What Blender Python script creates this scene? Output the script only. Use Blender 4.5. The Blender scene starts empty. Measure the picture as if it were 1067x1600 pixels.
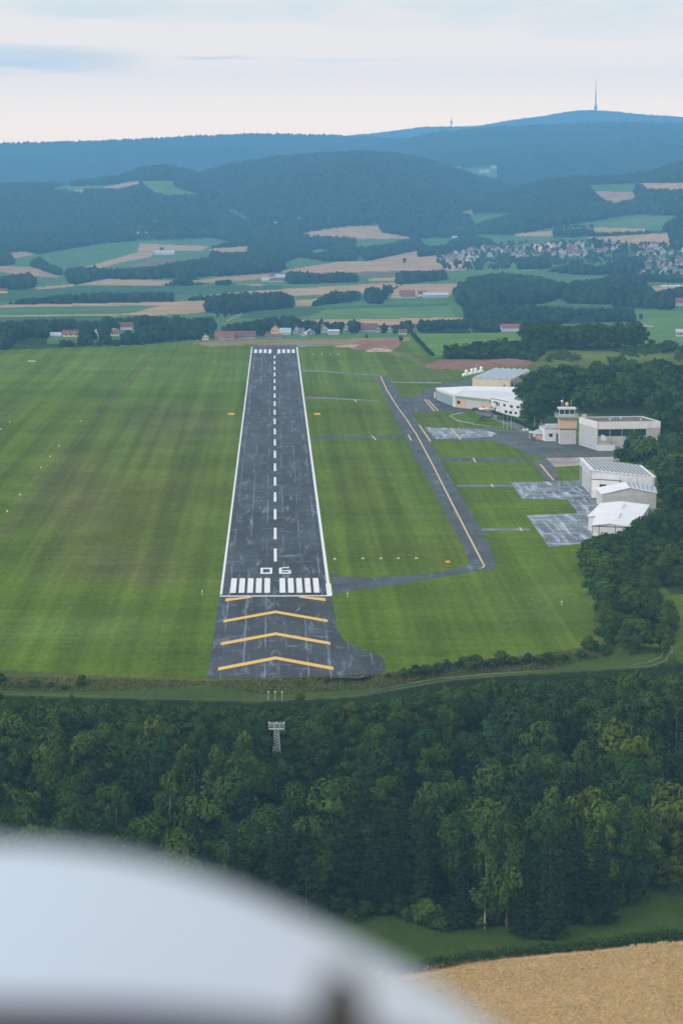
import bpy, math, random
import numpy as np
from mathutils import Vector

random.seed(7)
rng = np.random.default_rng(7)
SC = bpy.context.scene
COL = SC.collection
R = math.radians

# ------------------------------------------------------------------ camera
H = 113.0                      # eye height over the runway, metres
F = 4305.0                     # focal length in photograph pixels (1067 x 1600)
PITCH = math.atan(530.0 / F)
cam_d = bpy.data.cameras.new('camera')
cam = bpy.data.objects.new('camera', cam_d)
COL.objects.link(cam)
SC.camera = cam
cam.location = (0, 0, H)
cam.rotation_euler = (math.pi / 2 - PITCH, 0, 0)
cam_d.sensor_fit = 'VERTICAL'
cam_d.sensor_height = 36.0
cam_d.sensor_width = 24.0
cam_d.lens = F / 1600.0 * 36.0
cam_d.clip_start = 0.1
cam_d.clip_end = 60000.0
cam_d.dof.use_dof = True
cam_d.dof.focus_distance = 1000.0
cam_d.dof.aperture_fstop = 3.2

# ------------------------------------------------------------------ light
SUN_EL, SUN_AZ = 26.0, 238.0    # azimuth clockwise from the runway heading (+Y)
sun_d = bpy.data.lights.new('sun', 'SUN')
sun = bpy.data.objects.new('sun', sun_d)
COL.objects.link(sun)
sun_d.energy = 1.25
sun_d.angle = R(14)
sun_d.color = (1.0, 0.95, 0.88)
sdir = Vector((math.sin(R(SUN_AZ)) * math.cos(R(SUN_EL)), math.cos(R(SUN_AZ)) * math.cos(R(SUN_EL)), math.sin(R(SUN_EL))))
sun.rotation_euler = sdir.to_track_quat('Z', 'Y').to_euler()
sun.location = (0, 0, 500)

world = bpy.data.worlds.new('World')
SC.world = world
world.use_nodes = True
SC.view_settings.view_transform = 'Standard'
SC.view_settings.look = 'None'
SC.view_settings.gamma = 1.0
SC.view_settings.exposure = 0.85
HAZE_COLOR = (.21, .56, 1.0, 1)
HAZE_DENSITY = 8.0e-5
SC.cycles.use_denoising = True
SC.cycles.max_bounces = 8
SC.cycles.volume_bounces = 1
SC.cycles.transparent_max_bounces = 8
SC.cycles.volume_max_steps = 64


class NT:
    """small helper over a node tree"""
    def __init__(self, nt):
        self.nt = nt
        nt.nodes.clear()

    def n(self, typ, **kw):
        nd = self.nt.nodes.new(typ)
        for k, v in kw.items():
            if k.startswith('i_'):
                nd.inputs[k[2:].replace('_', ' ')].default_value = v
            else:
                setattr(nd, k, v)
        return nd

    def l(self, a, b):
        self.nt.links.new(a, b)

    def val(self, s, x):
        if hasattr(x, 'is_output'):
            self.l(x, s)
        else:
            s.default_value = x

    def math(self, op, a, b=0.0, c=0.0, clamp=False):
        nd = self.n('ShaderNodeMath', operation=op, use_clamp=clamp)
        self.val(nd.inputs[0], a)
        self.val(nd.inputs[1], b)
        if op in ('MULTIPLY_ADD', 'COMPARE', 'SMOOTH_MIN', 'SMOOTH_MAX'):
            self.val(nd.inputs[2], c)
        return nd.outputs[0]

    def mix(self, fac, a, b, blend='MIX'):
        nd = self.n('ShaderNodeMix', data_type='RGBA', blend_type=blend)
        self.val(nd.inputs[0], fac)
        for s, x in ((nd.inputs[6], a), (nd.inputs[7], b)):
            if hasattr(x, 'is_output'):
                self.l(x, s)
            else:
                s.default_value = (x[0], x[1], x[2], 1)
        return nd.outputs[2]

    def ss(self, x, lo, hi, a=0.0, b=1.0):
        nd = self.n('ShaderNodeMapRange', interpolation_type='SMOOTHSTEP', clamp=True)
        self.val(nd.inputs[0], x)
        for i, v in ((1, lo), (2, hi), (3, a), (4, b)):
            self.val(nd.inputs[i], v)
        return nd.outputs[0]

    def noise(self, vec, scale, detail=4.0, rough=0.55):
        nd = self.n('ShaderNodeTexNoise')
        if vec is not None:
            self.l(vec, nd.inputs['Vector'])
        nd.inputs['Scale'].default_value = scale
        nd.inputs['Detail'].default_value = detail
        nd.inputs['Roughness'].default_value = rough
        return nd.outputs[0]

    def mapping(self, vec, scale=(1, 1, 1), rot=(0, 0, 0), loc=(0, 0, 0)):
        nd = self.n('ShaderNodeMapping')
        self.l(vec, nd.inputs[0])
        nd.inputs['Location'].default_value = loc
        nd.inputs['Rotation'].default_value = rot
        nd.inputs['Scale'].default_value = scale
        return nd.outputs[0]


HORIZON, VEIL_TOP, CLOUD = (22.5, 14.2, 6.8), (10.4, 7.4, 4.8), (7.2, 6.3, 4.8)


def build_world():
    t = NT(world.node_tree)
    out = t.n('ShaderNodeOutputWorld')
    bg = t.n('ShaderNodeBackground')
    bg.inputs['Strength'].default_value = 0.1
    t.l(bg.outputs[0], out.inputs[0])
    sky = t.n('ShaderNodeTexSky', sky_type='NISHITA', sun_disc=False)
    sky.sun_elevation = R(SUN_EL)
    sky.sun_rotation = R(SUN_AZ)
    sky.altitude = 500
    tc = t.n('ShaderNodeTexCoord')
    sep = t.n('ShaderNodeSeparateXYZ')
    t.l(tc.outputs['Generated'], sep.inputs[0])
    x, y, z = sep.outputs
    # overcast veil: pinkish at the horizon, cooler grey overhead
    veil = t.mix(t.ss(z, 0.055, 0.16), t.mix(t.ss(z, 0.015, 0.062), HORIZON, VEIL_TOP), (6.2, 6.9, 8.2))
    # soft long cloud banks
    cv = t.mapping(tc.outputs['Generated'], scale=(1.0, 1.0, 5.0), loc=(3.1, 0.4, 0.7))
    n1 = t.noise(cv, 9.0, 6, 0.6)
    n2 = t.noise(t.mapping(tc.outputs['Generated'], scale=(1, 1, 8), loc=(1.7, 2.2, 0)), 26.0, 5, 0.6)
    high = t.ss(t.math('ADD', z, t.math('MULTIPLY_ADD', n1, 0.034, -0.017)), 0.0475, 0.062)

    def bank(cx, cz, wx, wz, amp, top=1.0):
        a = t.math('DIVIDE', t.math('SUBTRACT', x, cx), wx)
        b = t.math('DIVIDE', t.math('SUBTRACT', t.math('ADD', z, t.math('MULTIPLY_ADD', n2, 0.010, -0.005)), cz), wz)
        r2 = t.math('ADD', t.math('MULTIPLY', a, a), t.math('MULTIPLY', b, b))
        return t.math('MULTIPLY', t.ss(r2, 1.15, 0.05), amp)
    m = t.math('MAXIMUM', t.math('MULTIPLY', high, t.ss(n1, 0.36, 0.6, 0.15, 0.8)),
               bank(-0.118, 0.0405, 0.055, 0.0062, 0.8))
    m = t.math('MAXIMUM', m, bank(-0.045, 0.0408, 0.018, 0.0016, 0.55))
    m = t.math('MAXIMUM', m, bank(0.004, 0.0405, 0.035, 0.0010, 0.22))
    m = t.math('MAXIMUM', m, bank(-0.085, 0.0600, 0.045, 0.0060, 0.85))
    m = t.math('MAXIMUM', m, bank(0.10, 0.0620, 0.05, 0.0055, 0.6))
    cloud = t.mix(t.math('MULTIPLY', m, 0.9), veil, CLOUD)
    allc = t.mix(0.9, sky.outputs[0], cloud)
    t.l(allc, bg.inputs['Color'])


build_world()

# ------------------------------------------------------------------ projection helpers
CP, SP = math.cos(PITCH), math.sin(PITCH)


def ray(px, py):
    """photo pixel -> (x per metre forward, z per metre forward)"""
    u = (np.asarray(px, float) - 533.5) / F
    v = (800.0 - np.asarray(py, float)) / F
    fy = CP + v * SP
    return u / fy, (-SP + v * CP) / fy


def topix(x, y, z):
    dz = np.asarray(z, float) - H
    dep = y * CP - dz * SP
    up = y * SP + dz * CP
    return 533.5 + F * x / dep, 800.0 - F * up / dep


def G(px, py, z=0.0):
    """point of the level z seen at a photo pixel"""
    ax, az = ray(px, py)
    d = (z - H) / az
    return float(ax * d), float(d), z


def pline(pts, z=0.0):
    """polyline of pixels on level z -> sorted arrays (ax, d)"""
    a = [ray(*p) for p in pts]
    ax = np.array([q[0] for q in a])
    d = np.array([(z - H) / q[1] for q in a])
    return ax, d


NEAR_AX, NEAR_D = pline([(-250, 1046), (0, 1047), (330, 1064), (600, 1052), (700, 1035), (850, 1022), (950, 1012), (1000, 1019), (1045, 1016), (1067, 1000), (1300, 965)])
FAR_AX, FAR_D = pline([(-300, 556), (0, 547), (200, 540), (340, 532), (620, 527), (645, 521), (840, 521), (900, 528), (1067, 540), (1300, 545)])

RIDGES = []


def ridge(D, k, w, pts, trees=10.0):
    a = [ray(*p) for p in pts]
    ax = np.array([q[0] for q in a])
    zt = np.array([H + q[1] * D - trees for q in a])
    RIDGES.append((D, k, w, ax, zt))


ridge(19500, .055, 900, [(-700, 240), (0, 235), (480, 222), (530, 214), (600, 207), (660, 199), (740, 198), (755, 196), (800, 188), (850, 182), (880, 176), (905, 174), (930, 173), (960, 175), (1000, 179), (1067, 184), (1500, 205)], 4)
ridge(13600, .078, 450, [(-700, 232), (0, 224), (150, 221), (300, 213), (420, 209), (500, 211), (560, 214), (620, 217), (700, 224), (800, 240), (1000, 262)])
ridge(12300, .080, 450, [(300, 300), (420, 264), (500, 246), (540, 236), (600, 224), (680, 208), (760, 200), (860, 195), (960, 192), (1067, 194), (1600, 215)])
ridge(8300, .090, 450, [(100, 330), (200, 302), (310, 272), (350, 258), (420, 247), (500, 240), (560, 237), (620, 240), (700, 258), (780, 285), (860, 312), (950, 335), (1100, 350)])
ridge(7200, .070, 300, [(480, 390), (560, 368), (620, 345), (690, 325), (760, 305), (820, 290), (850, 282), (900, 277), (960, 276), (1010, 270), (1067, 252), (1400, 235)])
ridge(7900, .080, 350, [(-700, 262), (-200, 280), (0, 288), (100, 287), (190, 275), (225, 261), (260, 259), (300, 267), (340, 282), (420, 306), (550, 330)])


def sstep(x):
    x = np.clip(x, 0, 1)
    return x * x * (3 - 2 * x)


def terrain(ax, d):
    ax, d = np.broadcast_arrays(np.asarray(ax, float), np.asarray(d, float))
    de = np.interp(ax, NEAR_AX, NEAR_D)
    df = np.interp(ax, FAR_AX, FAR_D)
    s = de - d
    z = -2.6 * sstep(s / 9.0) - 19.0 * sstep((s - 15.0) / 92.0) - 0.045 * np.clip(s - 100, 0, 260)
    base = np.interp(d, [2000, 2300, 2700, 3300, 4200, 5200, 6200, 7000, 8000, 9000, 12000, 16000, 31000],
                     [-22, -24, -34, -40, -43, -44, -24, 7, 45, 60, 80, 90, 90])
    x, y = ax * d, d
    und = (4.0 * np.sin(x / 310.0 + y / 700.0 + 1.0) + 3.0 * np.sin(x / 170.0 - y / 420.0)) * sstep((d - 2600) / 1500)
    zf = np.maximum(-0.1 * (d - df), base + und)
    for D, k, w, rax, rz in RIDGES:
        top = np.interp(ax, rax, rz)
        dd = d - D
        zr = top - k * (np.sqrt(dd * dd + w * w) - w)
        zr = zr + (6.0 * np.sin(x / 140.0 + dd / 230.0) + 5.0 * np.sin(x / 83.0 - dd / 160.0 + 2)) * sstep(np.abs(dd) / 900)
        zf = np.maximum(zf, zr)
    return np.where(d > df, zf, z)


_HD = np.concatenate([np.arange(150, 700, 0.5), np.arange(700, 2400, 2.0), 2400 * 1.002 ** np.arange(0, 1280)])


def hit(px, py):
    """first point of the terrain seen at a photo pixel"""
    ax, az = ray(px, py)
    z = terrain(np.full(_HD.shape, float(ax)), _HD)
    below = (H + az * _HD) <= z
    i = int(np.argmax(below)) if below.any() else len(_HD) - 1
    d = _HD[i]
    return float(ax * d), float(d), float(z[i])


def zat(x, y):
    return float(terrain(x / y, y))


# ------------------------------------------------------------------ object helpers
def tag(o, label=None, cat=None, group=None, kind=None):
    if label:
        o['label'] = label
    if cat:
        o['category'] = cat
    if group:
        o['group'] = group
    if kind:
        o['kind'] = kind
    return o


def thing(name, label, cat, loc, group=None):
    o = bpy.data.objects.new(name, None)
    COL.objects.link(o)
    o.location = loc
    return tag(o, label, cat, group)


def raw_mesh(name, verts, faces, mats=(), mi=None, smooth=False):
    me = bpy.data.meshes.new(name)
    verts = np.asarray(verts, dtype=np.float32)
    if isinstance(faces, np.ndarray):
        n, k = faces.shape
        me.vertices.add(len(verts))
        me.vertices.foreach_set('co', verts.ravel())
        me.loops.add(n * k)
        me.loops.foreach_set('vertex_index', faces.astype(np.int32).ravel())
        me.polygons.add(n)
        me.polygons.foreach_set('loop_start', np.arange(0, n * k, k, dtype=np.int32))
        me.update(calc_edges=True)
    else:
        me.from_pydata([tuple(map(float, v)) for v in verts], [], [tuple(f) for f in faces])
        me.update()
    for m in mats:
        me.materials.append(m)
    if mi is not None:
        me.polygons.foreach_set('material_index', np.asarray(mi, dtype=np.int32))
    me.polygons.foreach_set('use_smooth', np.full(len(me.polygons), bool(smooth)))
    return me


def obj(name, verts, faces, mat, parent=None, smooth=False, mi=None):
    """one mesh object; world-space verts, made local to the parent thing"""
    v = np.asarray(verts, float)
    off = np.zeros(3)
    p = parent
    while p is not None:
        off += np.array(p.location)
        p = p.parent
    mats = mat if isinstance(mat, (list, tuple)) else (mat,)
    if parent is None:
        off = np.array([v[:, 0].mean(), v[:, 1].mean(), v[:, 2].min()])
    me = raw_mesh(name, v - off, faces, mats, mi, smooth)
    o = bpy.data.objects.new(name, me)
    COL.objects.link(o)
    if parent is not None:
        o.parent = parent
    else:
        o.location = off
    return o


class MB:
    """collects simple solids into one mesh"""
    def __init__(self):
        self.v, self.f = [], []

    def add(self, v, f):
        b = len(self.v)
        self.v += [tuple(map(float, p)) for p in v]
        self.f += [tuple(i + b for i in q) for q in f]
        return self

    def prism(self, fp, z0, z1):
        """fp: counter-clockwise footprint; z1 number or per-corner list"""
        n = len(fp)
        zt = z1 if isinstance(z1, (list, tuple)) else [z1] * n
        area = sum(fp[i][0] * fp[(i + 1) % n][1] - fp[(i + 1) % n][0] * fp[i][1] for i in range(n))
        if area < 0:
            fp = fp[::-1]
            zt = list(zt)[::-1]
        v = [(p[0], p[1], z0) for p in fp] + [(p[0], p[1], zt[i]) for i, p in enumerate(fp)]
        f = [tuple(range(n - 1, -1, -1)), tuple(range(n, 2 * n))]
        f += [(i, (i + 1) % n, n + (i + 1) % n, n + i) for i in range(n)]
        return self.add(v, f)

    def box(self, x0, x1, y0, y1, z0, z1):
        return self.prism([(x0, y0), (x1, y0), (x1, y1), (x0, y1)], z0, z1)

    def panel(self, a, b, t0, t1, z0, z1, th=0.12, proud=0.05):
        """thin box standing on the wall line a->b (outside on the right hand of a->b)"""
        a, b = np.array(a[:2], float), np.array(b[:2], float)
        u = b - a
        nrm = np.array([u[1], -u[0]]) / np.linalg.norm(u)
        p, q = a + u * t0, a + u * t1
        return self.prism([p - nrm * (th - proud), q - nrm * (th - proud), q + nrm * proud, p + nrm * proud], z0, z1)

    def tube(self, p, q, r0, r1=None, n=8):
        r1 = r0 if r1 is None else r1
        p, q = Vector(p), Vector(q)
        ax = (q - p).normalized()
        s = ax.orthogonal().normalized()
        t = ax.cross(s)
        v = []
        for c, r in ((p, r0), (q, r1)):
            for i in range(n):
                a = 2 * math.pi * i / n
                v.append(c + s * (r * math.cos(a)) + t * (r * math.sin(a)))
        f = [(i, (i + 1) % n, n + (i + 1) % n, n + i) for i in range(n)]
        f += [tuple(range(n - 1, -1, -1)), tuple(range(n, 2 * n))]
        return self.add(v, f)

    def lathe(self, c, prof, n=12):
        """prof: list of (radius, height) round a vertical axis at c"""
        v, f = [], []
        for r, h in prof:
            for i in range(n):
                a = 2 * math.pi * i / n
                v.append((c[0] + r * math.cos(a), c[1] + r * math.sin(a), c[2] + h))
        for j in range(len(prof) - 1):
            for i in range(n):
                f.append((j * n + i, j * n + (i + 1) % n, (j + 1) * n + (i + 1) % n, (j + 1) * n + i))
        f.append(tuple(range(n - 1, -1, -1)))
        f.append(tuple(range((len(prof) - 1) * n, len(prof) * n)))
        return self.add(v, f)

    def build(self, name, mat, parent=None, smooth=False):
        return obj(name, self.v, self.f, mat, parent, smooth)


# ------------------------------------------------------------------ materials
def mat_new(name):
    m = bpy.data.materials.new(name)
    m.use_nodes = True
    return m, NT(m.node_tree)


def surf(name, col, rough=0.7, var=0.12, scale=1.5, metal=0.0, spec=0.3, bump=0.0, streak=0.0):
    """painted / mineral surface with blotchy weathering and optional vertical rain streaks"""
    m, t = mat_new(name)
    out = t.n('ShaderNodeOutputMaterial')
    b = t.n('ShaderNodeBsdfPrincipled')
    t.l(b.outputs[0], out.inputs[0])
    tc = t.n('ShaderNodeTexCoord')
    n = t.noise(tc.outputs['Object'], scale, 5, 0.6)
    c = t.mix(t.ss(n, 0.3, 0.72), [x * (1 - var) for x in col], [min(1, x * (1 + var)) for x in col])
    if streak:
        s = t.noise(t.mapping(tc.outputs['Object'], scale=(1.6, 1.6, 0.12)), 1.0, 4, 0.6)
        c = t.mix(t.math('MULTIPLY', t.ss(s, 0.52, 0.75), streak), c, [x * 0.55 for x in col])
    if 'metal' in name or 'door' in name:
        # folded sheet: fine upright ribs
        rb = t.noise(t.mapping(tc.outputs['Object'], scale=(2.6, 2.6, .015)), 1.0, 2, .5)
        c = t.mix(t.ss(rb, .45, .62, 0.0, .22), c, [x * .62 for x in col])
    t.l(c, b.inputs['Base Color'])
    b.inputs['Roughness'].default_value = rough
    b.inputs['Metallic'].default_value = metal
    b.inputs['Specular IOR Level'].default_value = spec
    if bump:
        bp = t.n('ShaderNodeBump')
        bp.inputs['Strength'].default_value = bump
        bp.inputs['Distance'].default_value = 0.1
        t.l(n, bp.inputs['Height'])
        t.l(bp.outputs[0], b.inputs['Normal'])
    return m


def leaf_mat(name, dark, light, warm=(1.6, 1.42, 0.9), trans=0.12):
    m, t = mat_new(name)
    out = t.n('ShaderNodeOutputMaterial')
    oi = t.n('ShaderNodeObjectInfo')
    at = t.n('ShaderNodeAttribute', attribute_name='tint')
    tc = t.n('ShaderNodeTexCoord')
    n = t.noise(tc.outputs['Object'], 0.45, 3, 0.6)
    f = t.math('MULTIPLY_ADD', at.outputs['Fac'], 0.85, t.math('MULTIPLY_ADD', n, 0.5, -0.22), clamp=True)
    c = t.mix(f, dark, light)
    # each tree its own hue and depth of green
    r = oi.outputs['Random']
    c = t.mix(1.0, c, t.mix(r, (0.66, 0.78, 0.9), warm), 'MULTIPLY')
    d = t.n('ShaderNodeBsdfDiffuse')
    t.l(c, d.inputs['Color'])
    tr = t.n('ShaderNodeBsdfTranslucent')
    t.l(t.mix(1.0, c, (1.1, 1.25, 0.6), 'MULTIPLY'), tr.inputs['Color'])
    mx = t.n('ShaderNodeMixShader')
    mx.inputs[0].default_value = trans
    t.l(d.outputs[0], mx.inputs[1])
    t.l(tr.outputs[0], mx.inputs[2])
    t.l(mx.outputs[0], out.inputs[0])
    return m


M = {}
M['white'] = surf('white_paint', (.60, .60, .61), .55, .06, .6, streak=.3)
M['white_metal'] = surf('white_sheet_metal', (.50, .52, .56), .5, .08, .5, streak=.35)
M['roof_white'] = surf('pale_roof_sheet', (.60, .61, .64), .5, .08, .25)
M['roof_grey'] = surf('grey_roof_sheet', (.42, .46, .5), .5, .1, .3)
M['concrete_wall'] = surf('grey_render_wall', (.40, .385, .365), .85, .1, .5, streak=.35)
M['pale_wall'] = surf('pale_grey_wall', (.46, .455, .45), .8, .08, .5, streak=.3)
M['cream_wall'] = surf('cream_wall', (.55, .47, .34), .85, .06, .4, streak=.15)
M['tan_wall'] = surf('tan_brick_wall', (.46, .33, .24), .9, .12, 2.0)
M['orange_wall'] = surf('salmon_wall', (.56, .38, .28), .85, .06, .6, streak=.2)
M['green_fascia'] = surf('green_fascia', (.16, .29, .2), .6, .1, .8)
M['blue_door'] = surf('grey_blue_door', (.22, .29, .35), .6, .12, .5, streak=.2)
M['grey_door'] = surf('grey_sliding_door', (.40, .42, .44), .6, .08, .5, streak=.2)
M['dark_trim'] = surf('dark_grey_trim', (.06, .07, .08), .5, .1, 1)
M['skylight'] = surf('dark_roof_strip', (.10, .12, .14), .35, .15, .8)
M['bitumen'] = surf('brown_bitumen_roof', (.10, .085, .08), .9, .25, .25)
M['roof_red'] = surf('red_roof_tiles', (.20, .075, .06), .85, .2, .3)
M['roof_brown'] = surf('brown_roof_tiles', (.13, .07, .062), .85, .2, .3)
M['roof_dark'] = surf('dark_grey_roof_tiles', (.12, .12, .13), .8, .2, .3)
M['roof_steel'] = surf('blue_grey_roof_sheet', (.33, .38, .43), .5, .12, .3)
M['house_white'] = surf('white_house_render', (.40, .39, .38), .9, .12, .3)
M['house_cream'] = surf('cream_house_render', (.74, .62, .42), .9, .06, .3)
M['house_orange'] = surf('orange_house_render', (.72, .40, .20), .9, .06, .3)
M['house_grey'] = surf('grey_house_render', (.5, .5, .5), .9, .08, .3)
M['galv'] = surf('galvanised_steel', (.52, .55, .57), .45, .12, 2, metal=.5)
M['yellow_board'] = surf('orange_yellow_board', (.78, .42, .05), .6, .08, 1)
M['black'] = surf('black_rubber', (.02, .02, .022), .7, .1, 3)
M['olive'] = surf('olive_drab_paint', (.075, .085, .05), .7, .45, .6)
M['blue_paint'] = surf('blue_paint', (.06, .16, .42), .4, .08, 1)
M['car_dark'] = surf('dark_car_paint', (.035, .04, .05), .3, .1, 1, spec=.5)
M['bale'] = surf('white_bale_wrap', (.78, .79, .78), .4, .06, 1)
M['bark'] = surf('brown_bark', (.085, .065, .05), .95, .3, 3, bump=.3)
M['bark_pale'] = surf('pale_birch_bark', (.22, .21, .19), .9, .25, 3)
M['bark_pink'] = surf('pinkish_pine_bark', (.075, .06, .052), .95, .25, 3)
M['lamp_white'] = surf('white_lamp_head', (.62, .62, .58), .3, .03, 3)
M['stone'] = surf('pale_boulder', (.55, .55, .52), .9, .15, 2)
M['hill_tower'] = surf('pale_mast_concrete', (.30, .33, .36), .8, .06, .05)


def glass_mat():
    m, t = mat_new('dark_window_glass')
    out = t.n('ShaderNodeOutputMaterial')
    b = t.n('ShaderNodeBsdfPrincipled')
    b.inputs['Base Color'].default_value = (.018, .03, .035, 1)
    b.inputs['Roughness'].default_value = .12
    b.inputs['Specular IOR Level'].default_value = .5
    t.l(b.outputs[0], out.inputs[0])
    return m


M['glass'] = glass_mat()
M['leaf_broad'] = leaf_mat('broadleaf_foliage', (.013, .032, .010), (.053, .100, .026))
M['leaf_light'] = leaf_mat('pale_broadleaf_foliage', (.022, .046, .014), (.062, .105, .030))
M['leaf_yellow'] = leaf_mat('yellowish_foliage', (.045, .065, .01), (.10, .13, .022), (1.2, 1.15, .85))
M['needle'] = leaf_mat('spruce_needles', (.008, .018, .009), (.028, .048, .020), (1.1, 1.05, .85), .12)
M['needle_pine'] = leaf_mat('pine_needles', (.012, .024, .012), (.040, .062, .027), (1.15, 1.05, .8), .12)
M['scrub'] = leaf_mat('rough_scrub', (.03, .05, .016), (.1, .125, .04), (1.35, 1.1, .7))
M['leaf_wood'] = leaf_mat('wood_foliage', (.010, .025, .008), (.066, .112, .025), (1.0, 1.0, .9), .12)
M['straw'] = leaf_mat('rough_grass', (.09, .12, .04), (.26, .22, .10), (1.1, 1.0, .8), .35)
M['leaf_far'] = leaf_mat('distant_foliage', (.012, .024, .011), (.042, .066, .025), (1.1, 1.05, .85), .1)

# ------------------------------------------------------------------ land cover, traced per field and laid on the terrain
X0, X1, Y0, Y1, RS = -320, 1387, 160, 1660, 1.0
NXR, NYR = int((X1 - X0) / RS), int((Y1 - Y0) / RS)
LC_COL = np.zeros((NYR, NXR, 3), np.float32)
LC_FOR = np.zeros((NYR, NXR), bool)       # woodland
LC_MOW = np.zeros((NYR, NXR), np.float32)  # mown airfield grass


def inside(pts, gx, gy):
    c = np.zeros(gx.shape, bool)
    n = len(pts)
    for i in range(n):
        x1, y1 = pts[i]
        x2, y2 = pts[(i + 1) % n]
        if y1 == y2:
            continue
        k = ((y1 > gy) != (y2 > gy)) & (gx < (x2 - x1) * (gy - y1) / (y2 - y1) + x1)
        c ^= k
    return c


def paint(pts, col=None, forest=None, mow=None):
    xs, ys = [p[0] for p in pts], [p[1] for p in pts]
    i0, i1 = max(0, int((min(xs) - X0) / RS)), min(NXR, int((max(xs) - X0) / RS) + 2)
    j0, j1 = max(0, int((min(ys) - Y0) / RS)), min(NYR, int((max(ys) - Y0) / RS) + 2)
    if i1 <= i0 or j1 <= j0:
        return
    gx, gy = np.meshgrid(X0 + (np.arange(i0, i1) + .5) * RS, Y0 + (np.arange(j0, j1) + .5) * RS)
    k = inside(pts, gx, gy)
    if col is not None:
        LC_COL[j0:j1, i0:i1][k] = col
        LC_FOR[j0:j1, i0:i1][k] = bool(forest)
    if mow is not None:
        LC_MOW[j0:j1, i0:i1][k] = mow


def band(cx, cy, wx, wy, col, amt, rot=0.0):
    """soft patch of other grass: dry, trodden or lush"""
    gx, gy = np.meshgrid(X0 + (np.arange(NXR) + .5) * RS, Y0 + (np.arange(NYR) + .5) * RS)
    dx, dy = gx - cx, gy - cy
    c, s = math.cos(R(rot)), math.sin(R(rot))
    u, v = (dx * c + dy * s) / wx, (-dx * s + dy * c) / wy
    w = (amt * np.exp(-(u * u + v * v)))[..., None].astype(np.float32)
    LC_COL[:] = LC_COL * (1 - w) + np.array(col, np.float32) * w


MEADOW = (.072, .138, .055)
BRIGHT = (.092, .168, .052)
CROP = (.045, .095, .05)
PALEG = (.10, .15, .07)
WOOD = (.014, .026, .012)
ST = (.33, .225, .14)
ST2 = (.28, .19, .13)
PURP = (.145, .105, .10)
GRASS = (.078, .121, .013)
DRY = (.092, .092, .022)

LC_COL[:] = MEADOW
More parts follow.
